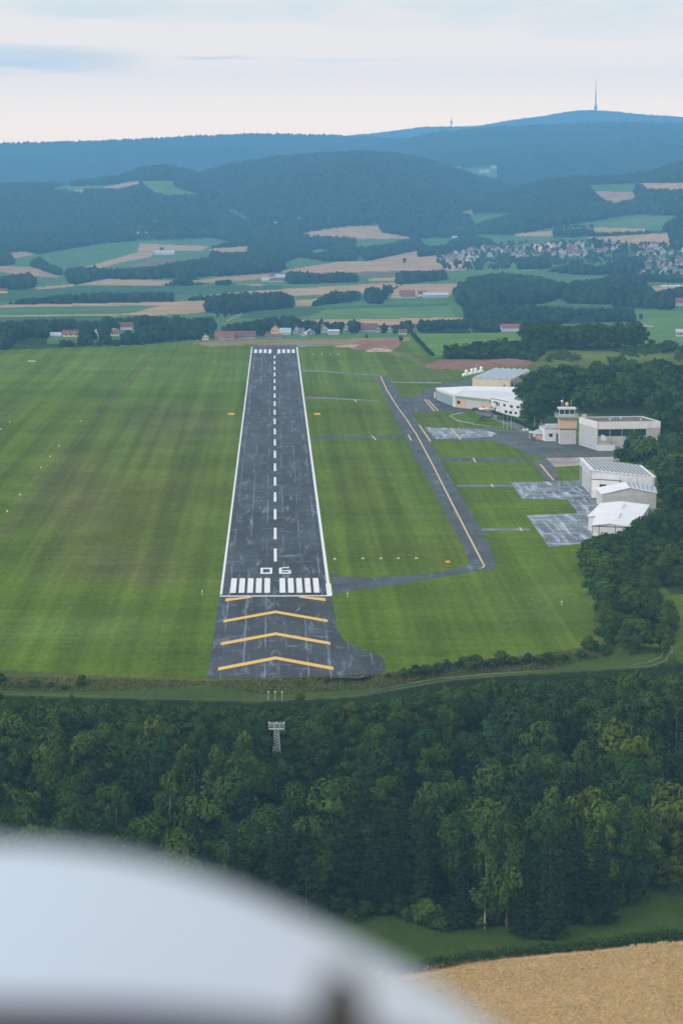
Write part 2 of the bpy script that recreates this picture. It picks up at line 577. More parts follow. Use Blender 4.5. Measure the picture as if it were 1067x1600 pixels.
# woodland of the hills
paint([(-320, 392), (0, 392), (60, 398), (150, 382), (215, 376), (330, 372), (400, 385), (440, 380), (480, 366), (590, 350), (640, 372), (700, 372), (760, 366), (830, 352), (930, 340), (1000, 336), (1067, 338), (1387, 320), (1387, 160), (-320, 160)], WOOD, True)
FOREST_POLYS = [
    [(105, 422), (135, 421), (175, 424), (236, 420), (287, 411), (360, 401), (440, 395), (440, 425), (360, 431), (287, 434), (202, 438), (142, 442), (115, 446), (104, 436)],
    [(330, 386), (390, 372), (470, 368), (556, 368), (552, 388), (500, 402), (440, 423), (330, 431)],
    [(-320, 392), (14, 392), (25, 412), (0, 418), (-320, 425)],
    [(47, 412), (62, 404), (75, 414), (96, 422), (97, 431), (50, 424)],
    [(-100, 436), (8, 436), (50, 430), (54, 450), (10, 458), (-100, 458)],
    [(213, 448), (222, 438), (240, 437), (252, 448)], [(255, 447), (277, 435), (300, 432), (330, 442), (300, 448)],
    [(335, 441), (360, 436), (366, 445), (338, 447)],
    [(8, 477), (60, 463), (150, 458), (190, 457), (270, 461), (272, 471), (10, 478)],
    [(292, 470), (310, 462), (330, 464), (325, 472)],
    [(321, 474), (345, 460), (420, 453), (455, 468), (457, 481), (375, 491), (322, 489)],
    [(484, 478), (515, 462), (560, 457), (562, 470), (490, 479)],
    [(570, 468), (578, 450), (597, 458), (598, 475), (575, 475)],
    [(612, 438), (619, 428), (650, 422), (690, 421), (702, 437), (630, 444), (603, 464), (596, 460)],
    [(448, 430), (460, 421), (500, 419), (507, 430), (545, 421), (560, 430), (560, 441), (510, 443), (450, 444)],
    [(470, 398), (500, 388), (556, 387), (556, 408), (480, 410)],
    [(558, 388), (596, 386), (650, 373), (664, 385), (640, 398), (570, 409)],
    [(590, 348), (640, 340), (720, 345), (740, 362), (700, 372), (645, 373), (598, 364)],
    [(654, 392), (670, 384), (735, 380), (735, 392), (700, 398), (655, 402)],
    [(630, 412), (632, 400), (650, 400), (650, 412)], [(660, 412), (665, 404), (715, 402), (715, 413)],
    [(600, 354), (690, 329), (760, 307), (850, 284), (900, 279), (918, 285), (916, 292), (938, 312), (958, 320), (1000, 312), (1010, 300), (1067, 302), (1200, 300), (1200, 338), (1067, 338), (1000, 333), (930, 345), (870, 355), (800, 368), (720, 366), (700, 350), (650, 352)],
    [(696, 398), (700, 378), (735, 369), (768, 376), (778, 390), (735, 388), (715, 394)],
    [(863, 364), (868, 356), (905, 352), (926, 355), (926, 366), (1050, 360), (1050, 367), (940, 370), (865, 371)],
    [(1034, 357), (1050, 345), (1067, 338), (1200, 330), (1200, 395), (1067, 392), (1044, 391)],
    [(910, 384), (925, 375), (950, 378), (962, 387), (945, 392)],
    [(805, 424), (812, 406), (855, 402), (858, 420)], [(850, 424), (900, 414), (930, 420), (975, 409), (1008, 410), (1000, 425), (960, 430), (900, 430)], [(930, 442), (960, 432), (1010, 430), (1060, 436), (1200, 437), (1200, 444), (1010, 441)],
    [(710, 457), (714, 446), (735, 436), (780, 430), (850, 437), (879, 447), (879, 464), (850, 475), (720, 481)],
    [(879, 462), (890, 447), (905, 442), (1000, 440), (1017, 458), (1018, 473), (955, 476), (885, 475)],
    [(1022, 466), (1035, 455), (1055, 450), (1067, 455), (1200, 455), (1200, 480), (1040, 484), (955, 480), (955, 474), (1018, 470)],
    [(725, 482), (760, 479), (830, 480), (900, 486), (990, 486), (990, 503), (880, 506), (820, 518), (740, 522), (728, 500)],
    [(-320, 500), (0, 508), (40, 503), (75, 505), (120, 503), (130, 495), (170, 491), (180, 502), (230, 498), (300, 503), (330, 500), (345, 528), (200, 541), (100, 545), (0, 551), (-320, 560)],
    [(345, 510), (390, 508), (440, 497), (470, 500), (520, 508), (560, 506), (600, 503), (640, 496), (725, 496), (735, 521), (645, 522), (560, 521), (345, 528)],
    [(985, 528), (1000, 508), (1015, 512), (1012, 530)],
]
for p in FOREST_POLYS:
    paint(p, WOOD, True)
for hx, hy, hw_ in [(321, 531, 12), (352, 530, 32), (384, 529, 30), (430, 524, 28), (447, 524, 14), (465, 524, 14), (486, 524, 14), (506, 521, 15), (521, 523, 20), (541, 517, 9), (578, 519, 34), (608, 520, 12), (797, 519, 34), (86, 528, 20), (112, 527, 28), (150, 526, 12), (180, 526, 18), (200, 516, 22), (648, 516, 12), (628, 523, 14), (1060, 480, 20), (258, 399, 30), (637, 467, 24), (680, 466, 40)]:
    paint([(hx - hw_ / 2 - 1, hy - 7), (hx + hw_ / 2 + 1, hy - 7), (hx + hw_ / 2 + 2, hy + 9), (hx - hw_ / 2 - 2, hy + 9)], MEADOW, False)
STUBBLE = [
    [(13, 396), (40, 393.5), (56, 397.5), (24, 403)], [(-60, 412), (0, 416), (50, 417), (97, 433), (50, 432), (0, 424), (-60, 422)],
    [(121, 421), (216, 394), (243, 394), (236, 401), (182, 412), (150, 422)],
    [(219, 380), (283, 380.5), (326, 385.5), (314, 392), (216, 393)], [(327, 389), (390, 384), (391, 397), (345, 398), (331, 394)],
    [(121, 445), (165, 436), (263, 438), (277, 441), (250, 446)], [(290, 440), (345, 433), (408, 428), (440, 428), (420, 435), (360, 440), (310, 443)],
    [(54, 449), (115, 444), (118, 447), (60, 453)], [(300, 466), (360, 457), (617, 441), (628, 447), (560, 459), (380, 464), (340, 466)],
    [(-200, 478), (0, 476.6), (270, 471.6), (256, 476.6), (0, 480), (-200, 481)],
    [(273, 471.5), (324, 470), (322, 488), (236, 493), (196, 492)], [(-200, 494), (0, 493), (200, 490.4), (200, 492.3), (0, 495), (-200, 496)],
    [(468, 365), (542, 353.5), (590, 353.5), (596, 363.6), (637, 370), (644, 373), (556, 373), (485, 370)],
    [(438, 423), (529, 409), (576, 407.5), (650, 392), (654, 402), (700, 397), (740, 415), (737, 421), (700, 423), (576, 425), (505, 431), (445, 428)],
    [(573, 436), (620, 433), (617, 439.5), (576, 438.5)], [(367, 443), (421, 445), (400, 446.5)],
    [(456, 469), (498.6, 467), (488, 478), (456, 479)], [(630, 444), (667, 444), (736, 442), (707, 453), (705, 461), (610, 466), (612, 455)],
    [(803, 365), (862, 361), (864, 369), (808, 369)], [(876, 358.6), (926, 352), (950, 356), (1007, 357), (1007, 362), (950, 363), (926, 361)],
    [(909, 370), (943, 370), (1041, 364), (1049.5, 373), (1041, 390), (963, 388), (950, 380.5)],
    [(1017, 447), (1067, 445), (1075, 453), (1055, 456), (1021, 462)],
    [(977, 507), (1000, 506), (1023, 509), (1018, 511.5), (978, 510)],
    [(925, 299), (990, 300), (992, 311), (958, 319.5), (938, 311)], [(994, 286), (1100, 286), (1100, 300), (1010, 296)], [(717, 333), (737, 328), (738, 336)],
    [(165, 291), (216, 283), (219, 289), (189, 296), (162, 296)], [(103, 294), (135, 293), (130, 301), (108, 300)],
    [(455, 500), (600, 498), (700, 496), (740, 497), (720, 504), (600, 508), (470, 506)],
]
for i, p in enumerate(STUBBLE):
    paint(p, ST2 if i in (1, 6, 23, 25) else ST, False)
for p, c in [
    ([(216, 380), (216, 375), (330, 378), (326, 385)], MEADOW), ([(219, 283), (270, 283), (273, 293), (314, 304), (263, 307), (236, 299.5)], BRIGHT),
    ([(81, 294), (103, 291), (165, 290), (162, 296), (135, 296), (84, 298)], PALEG),
    ([(700, 262), (775, 261), (779, 280), (744, 276), (727, 268)], MEADOW), ([(350, 327), (365, 327), (392, 343), (380, 345)], (.06, .08, .05)),
    ([(918, 289), (994, 287), (993, 300), (925, 299)], MEADOW), ([(441, 412), (465, 402), (505, 408), (490, 414), (441, 419)], MEADOW), ([(482, 392), (502, 389), (530, 395), (490, 398)], PALEG), ([(564, 385), (593, 381), (570, 391)], MEADOW), ([(659, 377), (700, 372), (705, 384), (672, 389)], MEADOW), ([(733, 336), (765, 334), (805, 334), (760, 346), (740, 352)], MEADOW),
    ([(192, 419), (236, 404), (290, 404), (277, 413), (236, 421)], PURP), ([(509, 427), (576, 424), (700, 422), (700, 425.5), (560, 431)], PURP),
    ([(700, 396), (768, 388), (765, 393), (715, 402)], PURP),
    ([(-100, 455), (60, 452), (120, 448), (360, 446), (440, 446), (440, 452), (300, 461), (150, 462), (0, 473), (-100, 476)], CROP),
    ([(-200, 481), (0, 481), (250, 477), (200, 489), (0, 492.5), (-200, 492.5)], MEADOW),
    ([(-320, 496), (0, 496), (160, 493.5), (195, 501), (130, 502), (0, 508), (-320, 508)], CROP),
    ([(376, 497), (385, 487), (490, 480), (560, 478), (700, 474), (700, 478), (510, 483), (490, 492), (450, 497)], CROP),
    ([(490, 492), (510, 483.5), (700, 478.5), (712, 494), (600, 497), (470, 500)], BRIGHT),
    ([(735, 482), (880, 476), (960, 480), (900, 487), (830, 482)], CROP),
    ([(867, 363), (930, 349), (1040, 338), (1034, 352), (950, 354)], PALEG), ([(990, 486), (1387, 484), (1387, 545), (1067, 540), (960, 531), (945, 515), (990, 505)], BRIGHT),
    ([(808, 421), (852, 421), (800, 428), (745, 426), (800, 411)], BRIGHT), ([(855, 409), (935, 405), (935, 412), (860, 414)], MEADOW),
]:
    paint(p, c, False)
paint([(352, 501), (372, 491.5), (378, 487), (380, 488.5), (374, 494), (356, 502)], (.2, .2, .19), False)
paint(STUBBLE[-5], ST, False)
for i in (15,):
    paint(STUBBLE[i], ST, False)
paint([(977, 507), (1000, 506), (1023, 509), (1018, 511.5), (978, 510)], ST, False)

# airfield plateau and the slope below it
PLATEAU = [(-320, 552), (0, 547), (200, 540), (340, 532), (620, 527), (645, 521), (840, 521), (900, 528), (1067, 540), (1387, 545), (1387, 1700), (-320, 1700)]
paint(PLATEAU, GRASS, False, 1.0)
paint([(640, 521), (840, 520), (830, 535), (720, 552), (676, 558), (662, 540)], (.10, .18, .05), False, 0.0)
paint([(690, 556), (830, 540), (1387, 540), (1387, 1000), (1067, 960), (1000, 860), (1050, 800), (1035, 700), (905, 640), (820, 690), (740, 600), (830, 570)], (.05, .075, .03), False, 0.0)
paint([(1000, 695), (1400, 700), (1400, 712), (1000, 706)], GRASS, False, 0.0)
band(960, 556, 150, 13, (.12, .15, .04), .85)
band(850, 562, 70, 11, (.125, .145, .04), .8)
# dry and brownish grass
for a in [(200, 790, 150, 95, DRY, .62), (110, 770, 60, 70, (.12, .095, .055), .35), (280, 660, 90, 28, (.12, .10, .055), .5), (290, 740, 60, 40, DRY, .4), (180, 880, 110, 24, (.115, .095, .05), .45),
          (240, 905, 60, 10, (.12, .10, .05), .4), (560, 760, 60, 60, DRY, .45), (640, 860, 90, 25, DRY, .4), (560, 650, 60, 22, DRY, .4), (650, 655, 30, 20, DRY, .4), (560, 600, 70, 16, (.10, .14, .045), .4),
          (700, 815, 12, 60, DRY, .35), (120, 985, 200, 26, (.10, .155, .04), .5), (850, 950, 100, 40, (.10, .145, .045), .4), (40, 575, 70, 10, DRY, .35), (640, 585, 40, 12, (.13, .13, .06), .5)]:
    band(*a)
band(250, 575, 420, 30, (.105, .165, .035), .7)
paint([(228, 556), (240, 556), (10, 842), (-20, 850)], (.086, .103, .028), False)
paint([(-30, 670), (95, 572), (103, 573), (-20, 683)], (.078, .115, .026), False)
paint([(600, 548), (640, 553), (690, 583), (720, 592), (690, 590), (645, 565)], (.14, .13, .065), False)
paint([(300, 536), (340, 532), (640, 527), (640, 533), (540, 540), (470, 541), (390, 538), (330, 541)], (.20, .165, .095), False, 0.2)
paint([(530, 540), (545, 538), (560, 532), (632, 529), (622, 541), (611, 549), (585, 547)], (.22, .125, .10), False, 0.0)
paint([(528, 540), (560, 538.5), (600, 540), (611, 549), (580, 545)], (.36, .25, .19), False, 0.0)
paint([(662, 569), (690, 562), (830, 561), (830, 571), (755, 576), (720, 578), (690, 574)], (.20, .10, .075), False, 0.0)
# bank, field track, wood floor, clearing and wheat below the plateau
EDGE_PX = [(-320, 1046), (0, 1047), (330, 1064), (600, 1052), (700, 1035), (850, 1022), (950, 1012), (1000, 1019), (1045, 1016), (1067, 1000), (1387, 960)]
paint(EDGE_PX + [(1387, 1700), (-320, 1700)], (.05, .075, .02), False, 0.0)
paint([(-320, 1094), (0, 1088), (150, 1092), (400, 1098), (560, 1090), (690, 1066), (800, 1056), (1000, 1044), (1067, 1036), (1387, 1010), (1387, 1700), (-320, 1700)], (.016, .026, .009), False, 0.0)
for a in [(60, 1062, 120, 7, (.13, .11, .05), .6), (250, 1066, 110, 6, (.13, .115, .05), .6), (440, 1068, 130, 4, (.13, .12, .05), .4), (740, 1038, 60, 5, (.19, .14, .08), .7), (820, 1026, 60, 4, (.17, .13, .07), .5), (930, 1006, 24, 8, (.17, .14, .07), .5), (640, 1053, 60, 4, (.15, .13, .06), .5)]:
    band(*a)
paint([(1030, 930), (1150, 930), (1150, 1010), (1067, 1035), (1045, 1020)], GRASS, False, .5)
paint([(380, 1420), (600, 1430), (690, 1455), (760, 1445), (870, 1450), (950, 1425), (1000, 1380), (1387, 1365), (1387, 1660), (380, 1660)], (.040, .064, .014), False, 0.3)
paint([(560, 1520), (740, 1499), (900, 1485), (1067, 1470), (1387, 1440), (1387, 1700), (560, 1700)], (.46, .29, .145), False, 0.0)


def lookup(px, py):
    i = np.clip(((px - X0) / RS).astype(int), 0, NXR - 1)
    j = np.clip(((py - Y0) / RS).astype(int), 0, NYR - 1)
    return i, j


# ------------------------------------------------------------------ terrain sheet
cols_px = np.concatenate([np.linspace(-1700, -320, 50), np.arange(-300, 0, 6), np.arange(0, 1068, 1.5), np.arange(1070, 1390, 6), np.linspace(1400, 2800, 50)])
t_ax = (cols_px - 533.5) / F
t_d = np.concatenate([np.arange(60, 400, 20), np.arange(400, 640, 1.5), 640 * 1.0055 ** np.arange(0, 187), np.arange(1786, 2300, 6.0), 2300 * 1.004 ** np.arange(0, 345), 9100 * 1.007 ** np.arange(0, 114)])
AXg, Dg = np.meshgrid(t_ax, t_d)
Zg = terrain(AXg, Dg)
Xg = AXg * Dg
slope = (Zg - H) / Dg
run = np.maximum.accumulate(slope, axis=0)
VIS = slope >= run - 2e-4
PXg, PYg = topix(Xg, Dg, Zg)
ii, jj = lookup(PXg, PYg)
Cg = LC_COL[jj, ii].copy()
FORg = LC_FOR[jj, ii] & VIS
MOWg = LC_MOW[jj, ii].copy()
hid = (~VIS) & (Dg > 2300)
Cg[hid] = WOOD
FINEg = np.zeros(Dg.shape, np.float32)
FINEg[(Dg < 640)] = 1.0
del ii, jj
nr, nc = Dg.shape
ids = np.arange(nr * nc).reshape(nr, nc)
tf = np.stack([ids[:-1, :-1], ids[:-1, 1:], ids[1:, 1:], ids[1:, :-1]], -1).reshape(-1, 4)
tv = np.stack([Xg, Dg, Zg], -1).reshape(-1, 3)


def attr(me, name, typ, data):
    a = me.attributes.new(name, typ, 'POINT')
    a.data.foreach_set('color' if typ == 'FLOAT_COLOR' else 'value', np.asarray(data, np.float32).ravel())


def ground_mat():
    m, t = mat_new('land')
    out = t.n('ShaderNodeOutputMaterial')
    b = t.n('ShaderNodeBsdfPrincipled')
    b.inputs['Roughness'].default_value = 1.0
    b.inputs['Specular IOR Level'].default_value = 0.0
    t.l(b.outputs[0], out.inputs[0])
    ca = t.n('ShaderNodeAttribute', attribute_name='land_colour')
    mw = t.n('ShaderNodeAttribute', attribute_name='mown')
    tc = t.n('ShaderNodeTexCoord')
    P = tc.outputs['Object']
    # mowing tracks run with the runway
    along = t.mapping(P, rot=(0, 0, -0.0243))
    st = t.noise(t.mapping(along, scale=(.115, .0016, 0)), 1.0, 2, .5)
    st2 = t.noise(t.mapping(along, scale=(.42, .004, 0)), 1.0, 3, .6)
    blot = t.noise(P, .018, 6, .62)
    fine = t.noise(t.mapping(P, scale=(1, .35, 1)), .6, 5, .7)
    cross = t.noise(t.mapping(P, scale=(.02, .22, 0)), 1.0, 4, .65)
    f = t.math('MULTIPLY_ADD', t.ss(st, .38, .62), .26, .87)
    f = t.math('MULTIPLY', f, t.math('MULTIPLY_ADD', t.ss(st2, .3, .7), .20, .90))
    f = t.math('MULTIPLY', f, t.math('MULTIPLY_ADD', t.ss(cross, .3, .7), .18, .91))
    f = t.math('MULTIPLY_ADD', t.math('SUBTRACT', f, 1.0), mw.outputs['Fac'], 1.0)
    g = t.math('MULTIPLY', t.math('MULTIPLY_ADD', t.ss(blot, .25, .75), .36, .82), t.math('MULTIPLY_ADD', t.ss(fine, .25, .75), .34, .83))
    g = t.math('MULTIPLY', g, f)
    cb = t.n('ShaderNodeCombineColor')
    for i in range(3):
        t.l(g, cb.inputs[i])
    c = t.mix(1.0, ca.outputs['Color'], cb.outputs[0], 'MULTIPLY')
    # drier tufts
    dry = t.math('MULTIPLY', t.ss(t.noise(P, .045, 5, .65), .5, .72), t.math('MULTIPLY', mw.outputs['Fac'], .38))
    c = t.mix(dry, c, (.085, .085, .026))
    t.l(c, b.inputs['Base Color'])
    bp = t.n('ShaderNodeBump')
    bp.inputs['Strength'].default_value = .5
    bp.inputs['Distance'].default_value = .35
    t.l(fine, bp.inputs['Height'])
    t.l(bp.outputs[0], b.inputs['Normal'])
    return m


me = raw_mesh('terrain', tv, tf, [ground_mat()], None, True)
attr(me, 'land_colour', 'FLOAT_COLOR', np.concatenate([Cg, np.ones((nr, nc, 1), np.float32)], -1))
attr(me, 'mown', 'FLOAT', MOWg)
ter = bpy.data.objects.new('terrain', me)
COL.objects.link(ter)
tag(ter, kind='structure')

# ------------------------------------------------------------------ runway and taxiways
RD = np.array([(428.7 - 533.5) / F, 1.0])
RD /= np.linalg.norm(RD)
RN = np.array([RD[1], -RD[0]])               # to the right
RO = np.array(G(430.5, 931)[:2])
RANG = math.atan2(RD[1], RD[0]) - math.pi / 2


def rw(a, s):
    """runway coordinates (across, along) -> world xy"""
    p = RO + RN * a + RD * s
    return float(p[0]), float(p[1])


def flat(name, polys, z, mat, label=None):
    """flat sheet(s) of ground surfacing"""
    v, f = [], []
    for p in polys:
        ar = sum(p[i][0] * p[(i + 1) % len(p)][1] - p[(i + 1) % len(p)][0] * p[i][1] for i in range(len(p)))
        if ar < 0:
            p = p[::-1]
        b = len(v)
        v += [(q[0], q[1], z) for q in p]
        f.append(tuple(range(b, b + len(p))))
    o = obj(name, v, f, mat)
    tag(o, kind='structure')
    return o


def gp(pts):
    return [G(*p)[:2] for p in pts]


def asphalt(name, base, pale, seams=True, sheen_wear=.5, seed=0.0, sweep=(.10, .16), LO=.53):
    m, t = mat_new(name)
    out = t.n('ShaderNodeOutputMaterial')
    b = t.n('ShaderNodeBsdfPrincipled')
    t.l(b.outputs[0], out.inputs[0])
    ge = t.n('ShaderNodeNewGeometry')
    P = t.mapping(ge.outputs['Position'], rot=(0, 0, -RANG), loc=(seed, seed * 2.3, 0))
    P0 = t.mapping(ge.outputs['Position'], loc=(-float(RO[0]), -float(RO[1]), 0))
    L = t.mapping(P0, rot=(0, 0, -RANG))     # across, along from the threshold
    patch = t.n('ShaderNodeTexBrick')
    patch.offset = .37
    t.l(L, patch.inputs['Vector'])
    patch.inputs['Color1'].default_value = (.55, .55, .55, 1)
    patch.inputs['Color2'].default_value = (1.35, 1.35, 1.35, 1)
    patch.inputs['Mortar'].default_value = (1.0, 1.0, 1.0, 1)
    patch.inputs['Scale'].default_value = 1.0
    patch.inputs['Mortar Size'].default_value = .0
    patch.inputs['Brick Width'].default_value = 5.0
    patch.inputs['Row Height'].default_value = 46.0
    big = t.noise(P, .05, 5, .6)
    fine = t.noise(P, 2.2, 4, .6)
    wander = t.noise(P, .035, 3, .55)
    wv = t.n('ShaderNodeVectorMath', operation='ADD')
    t.l(P, wv.inputs[0])
    cx = t.n('ShaderNodeCombineXYZ')
    t.l(t.math('MULTIPLY', wander, 4.0), cx.inputs[0])
    t.l(t.math('MULTIPLY', big, 9.0), cx.inputs[1])
    t.l(cx.outputs[0], wv.inputs[1])
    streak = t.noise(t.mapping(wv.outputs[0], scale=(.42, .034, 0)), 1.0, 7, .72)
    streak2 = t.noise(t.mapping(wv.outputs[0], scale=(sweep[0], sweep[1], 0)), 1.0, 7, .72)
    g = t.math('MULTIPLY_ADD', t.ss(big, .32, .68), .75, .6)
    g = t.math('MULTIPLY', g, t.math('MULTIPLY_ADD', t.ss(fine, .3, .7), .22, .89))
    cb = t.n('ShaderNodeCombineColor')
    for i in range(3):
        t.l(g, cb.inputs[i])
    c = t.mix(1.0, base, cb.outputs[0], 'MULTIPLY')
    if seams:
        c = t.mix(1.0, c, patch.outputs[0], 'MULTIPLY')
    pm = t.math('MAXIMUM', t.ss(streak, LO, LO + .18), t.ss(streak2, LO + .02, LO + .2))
    pm = t.math('MULTIPLY', pm, sheen_wear)  # pale streaks: scuffs, and on the aprons sky sheen painted as colour
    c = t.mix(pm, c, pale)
    if seams:
        # pale sealing lines between the paver lanes
        sx = t.n('ShaderNodeSeparateXYZ')
        t.l(L, sx.inputs[0])
        k = t.math('PINGPONG', t.math('ADD', sx.outputs[0], t.math('MULTIPLY_ADD', t.noise(P, .15, 2, .5), .5, -.25 + 2.5)), 2.5)
        ln = t.math('MULTIPLY', t.ss(k, .24, .06), t.ss(t.noise(t.mapping(P, scale=(.5, .02, 0)), 1.0, 4, .6), .42, .62))
        c = t.mix(t.math('MULTIPLY', ln, .6), c, pale)
    t.l(c, b.inputs['Base Color'])
    rr = t.math('MULTIPLY_ADD', pm, -.18, .78)
    t.l(rr, b.inputs['Roughness'])
    b.inputs['Specular IOR Level'].default_value = .25
    return m


def road_paint(name, col, wear=.35):
    m, t = mat_new(name)
    out = t.n('ShaderNodeOutputMaterial')
    b = t.n('ShaderNodeBsdfPrincipled')
    t.l(b.outputs[0], out.inputs[0])
    ge = t.n('ShaderNodeNewGeometry')
    n = t.noise(t.mapping(ge.outputs['Position'], scale=(1, .35, 1)), .9, 5, .7)
    c = t.mix(t.math('MULTIPLY', t.ss(n, .52, .75), wear), col, [x * .35 for x in col])
    t.l(c, b.inputs['Base Color'])
    b.inputs['Roughness'].default_value = .7
    return m


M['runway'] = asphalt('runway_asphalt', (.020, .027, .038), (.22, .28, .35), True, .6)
M['taxi'] = asphalt('taxiway_asphalt', (.036, .045, .057), (.22, .25, .29), False, .45, 31.0)
M['apron'] = asphalt('apron_asphalt', (.052, .058, .066), (.2, .22, .25), False, .35, 77.0)
M['apron_painted_sheen'] = asphalt('painted_sheen_asphalt', (.095, .112, .135), (.40, .45, .52), False, .9, 123.0, (.05, .30), .47)  # sky sheen of wet asphalt put into the colour as pale streaks
M['strip'] = asphalt('narrow_strip_asphalt', (.10, .112, .12), (.24, .26, .28), False, .4, 11.0)
M['concrete'] = asphalt('pink_grey_concrete', (.28, .24, .225), (.36, .32, .3), False, .4, 19.0)
M['pale_path'] = asphalt('pale_path', (.19, .2, .2), (.27, .27, .26), False, .4, 7.0)
M['paint_white'] = road_paint('white_road_paint', (.62, .62, .64), .6)
M['paint_yellow'] = road_paint('yellow_road_paint', (.62, .37, .055), .5)
M['paint_cream'] = road_paint('faded_yellow_road_paint', (.46, .35, .19), .6)

RUNW = 15.0
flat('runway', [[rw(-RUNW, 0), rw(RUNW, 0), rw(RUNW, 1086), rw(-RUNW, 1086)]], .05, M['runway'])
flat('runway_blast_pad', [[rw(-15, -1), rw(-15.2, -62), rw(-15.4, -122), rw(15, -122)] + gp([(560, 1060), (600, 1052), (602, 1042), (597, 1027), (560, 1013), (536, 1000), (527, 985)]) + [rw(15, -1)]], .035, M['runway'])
flat('runway_end_stub', [gp([(466, 543), (491, 540.5), (489, 536.5), (462, 536.5)])], .035, M['strip'])
taxi_left = [(518, 890), (530, 900), (570, 903), (640, 899), (700, 892), (727, 884), (733, 877), (727, 862), (690, 790), (660, 735), (632, 684), (608, 635), (587, 588)]
taxi_right = [(603, 588), (612, 597), (638, 637), (672, 687), (691, 725), (712, 762), (750, 823), (766, 856), (777, 887), (740, 893), (680, 903), (600, 916), (520, 928)]
flat('taxiway', [gp(taxi_left + taxi_right)], .03, M['taxi'])
for nm, pts, mt in [
    ('apron', [(659, 666), (768, 669), (829, 676), (904, 687), (956, 706), (972, 713), (853, 716), (820, 709), (810, 702), (768, 688), (675, 688)], 'apron'),
    ('hangar_apron', [(626, 622), (649, 619), (664, 609), (692, 600), (742, 592), (742, 608), (690, 618), (681, 622), (712, 635), (745, 643), (735, 643), (685, 644), (640, 645)], 'taxi'),
    ('service_road', [(735, 642), (770, 643), (800, 657), (836, 672), (836, 680), (815, 676), (790, 664), (757, 650)], 'strip'),
    ('link_taxiway', [(832, 722), (848, 716.5), (862, 716.5), (876, 752), (853, 752)], 'apron'),
    ('hangar_forecourt', [(797, 754), (906, 751), (928, 774), (936, 790), (943, 801), (926, 807), (926, 848), (857, 854.5), (827, 812), (822, 805.5), (902, 802), (886, 780.5), (815, 779)], 'apron_painted_sheen'),
    ('painted_sheen_patch', [(663, 667.6), (704, 669), (752, 671), (775, 677), (768, 682.5), (720, 685), (681, 686)], 'apron_painted_sheen'),  # no stain: a patch of sheen painted in pale streaks
    ('concrete_slab', [(852, 716), (975, 713.5), (975, 718), (907, 727), (867, 730)], 'concrete'),
    ('hangar_side_yard', [(998, 846), (1016, 795), (1036, 795), (1043, 809), (1030, 830), (1003, 846)], 'pale_path'),
    ('access_road', [(1036, 703), (1045, 702), (1075, 712), (1075, 722), (1055, 716)], 'strip'),
    ('grass_strip_path', [(486, 681.6), (640, 681), (642, 685), (487, 685.6)], 'taxi'),
    ('turnoff_path', [(690, 715.5), (829, 716.5), (829, 721.5), (693, 720.5)], 'taxi'),
    ('narrow_link_path', [(712, 757.3), (801, 757.6), (801, 760.6), (714, 760.6)], 'strip'),
    ('hangar_link_path', [(750, 825.6), (826, 825.4), (828, 829.4), (753, 829.6)], 'strip'),
    ('far_link_path', [(471, 577.4), (500, 578.6), (594, 586.0), (594, 587.6), (500, 581.6), (473, 580.5)], 'strip'),
    ('far_grass_path', [(477, 619.6), (510, 620.6), (592, 626), (592, 627.5), (510, 623.2), (478, 623)], 'strip'),
    ('upper_link_path', [(609, 596.4), (690, 597.6), (690, 599), (610, 597.8)], 'pale_path'),
    ('looping_footpath', [(722, 644), (704, 648), (701, 650.5), (715, 658.5), (763, 667.5), (768, 667), (720, 657.5), (705.5, 650.8), (708, 648.6), (724, 645.3)], 'pale_path'),
]:
    zz = {'painted_sheen_patch': .06, 'concrete_slab': .055, 'link_taxiway': .05, 'hangar_forecourt': .035, 'apron': .045, 'service_road': .035}.get(nm, .04)
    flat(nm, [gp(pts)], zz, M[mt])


def along_px(pts, w):
    """ribbon of width w metres along ground pixels"""
    P = [np.array(G(*p)[:2]) for p in pts]
    return ribbon(P, w)


def ribbon(P, w):
    L, Rr = [], []
    for i, p in enumerate(P):
        a, b = P[max(0, i - 1)], P[min(len(P) - 1, i + 1)]
        u = (b - a) / np.linalg.norm(b - a)
        n = np.array([u[1], -u[0]])
        L.append(p - n * w / 2)
        Rr.append(p + n * w / 2)
    return [[tuple(L[i]), tuple(Rr[i]), tuple(Rr[i + 1]), tuple(L[i + 1])] for i in range(len(P) - 1)]


def quad(a0, a1, s0, s1):
    return [rw(a0, s0), rw(a1, s0), rw(a1, s1), rw(a0, s1)]


ZP = .10
flat('runway_edge_line', [quad(-15.0, -14.35, 2.2, 1066), quad(14.15, 15.0, 22.0, 1066), quad(13.85, 15.3, 0, 21.9)], ZP, M['paint_white'])
flat('threshold_line', [quad(-15.0, 15.0, -1.6, 0.0)], ZP, M['paint_white'])
bars = []
for i in range(5):
    bars += [quad(-12.3 + i * 2.32, -10.75 + i * 2.32, 5.0, 32.0), quad(1.15 + i * 2.32, 2.7 + i * 2.32, 5.0, 32.0)]
flat('threshold_marking', bars, ZP, M['paint_white'])
bars = []
for i in range(4):
    bars += [quad(-12.9 + i * 3.05, -11.1 + i * 3.05, 1006, 1042), quad(1.9 + i * 3.05, 3.7 + i * 3.05, 1006, 1042)]
bars += [quad(-4.2, -2.2, 1000, 1004), quad(1.5, 3.8, 1000, 1004)]
flat('far_threshold_marking', bars, ZP, M['paint_white'])
s0 = 65.5
dashes = []
k = 0
while s0 + k * 49.3 < 990:
    dashes.append(quad(-.42, .42, s0 + k * 49.3, s0 + k * 49.3 + 28))
    k += 1
flat('runway_centreline', dashes, ZP, M['paint_white'])
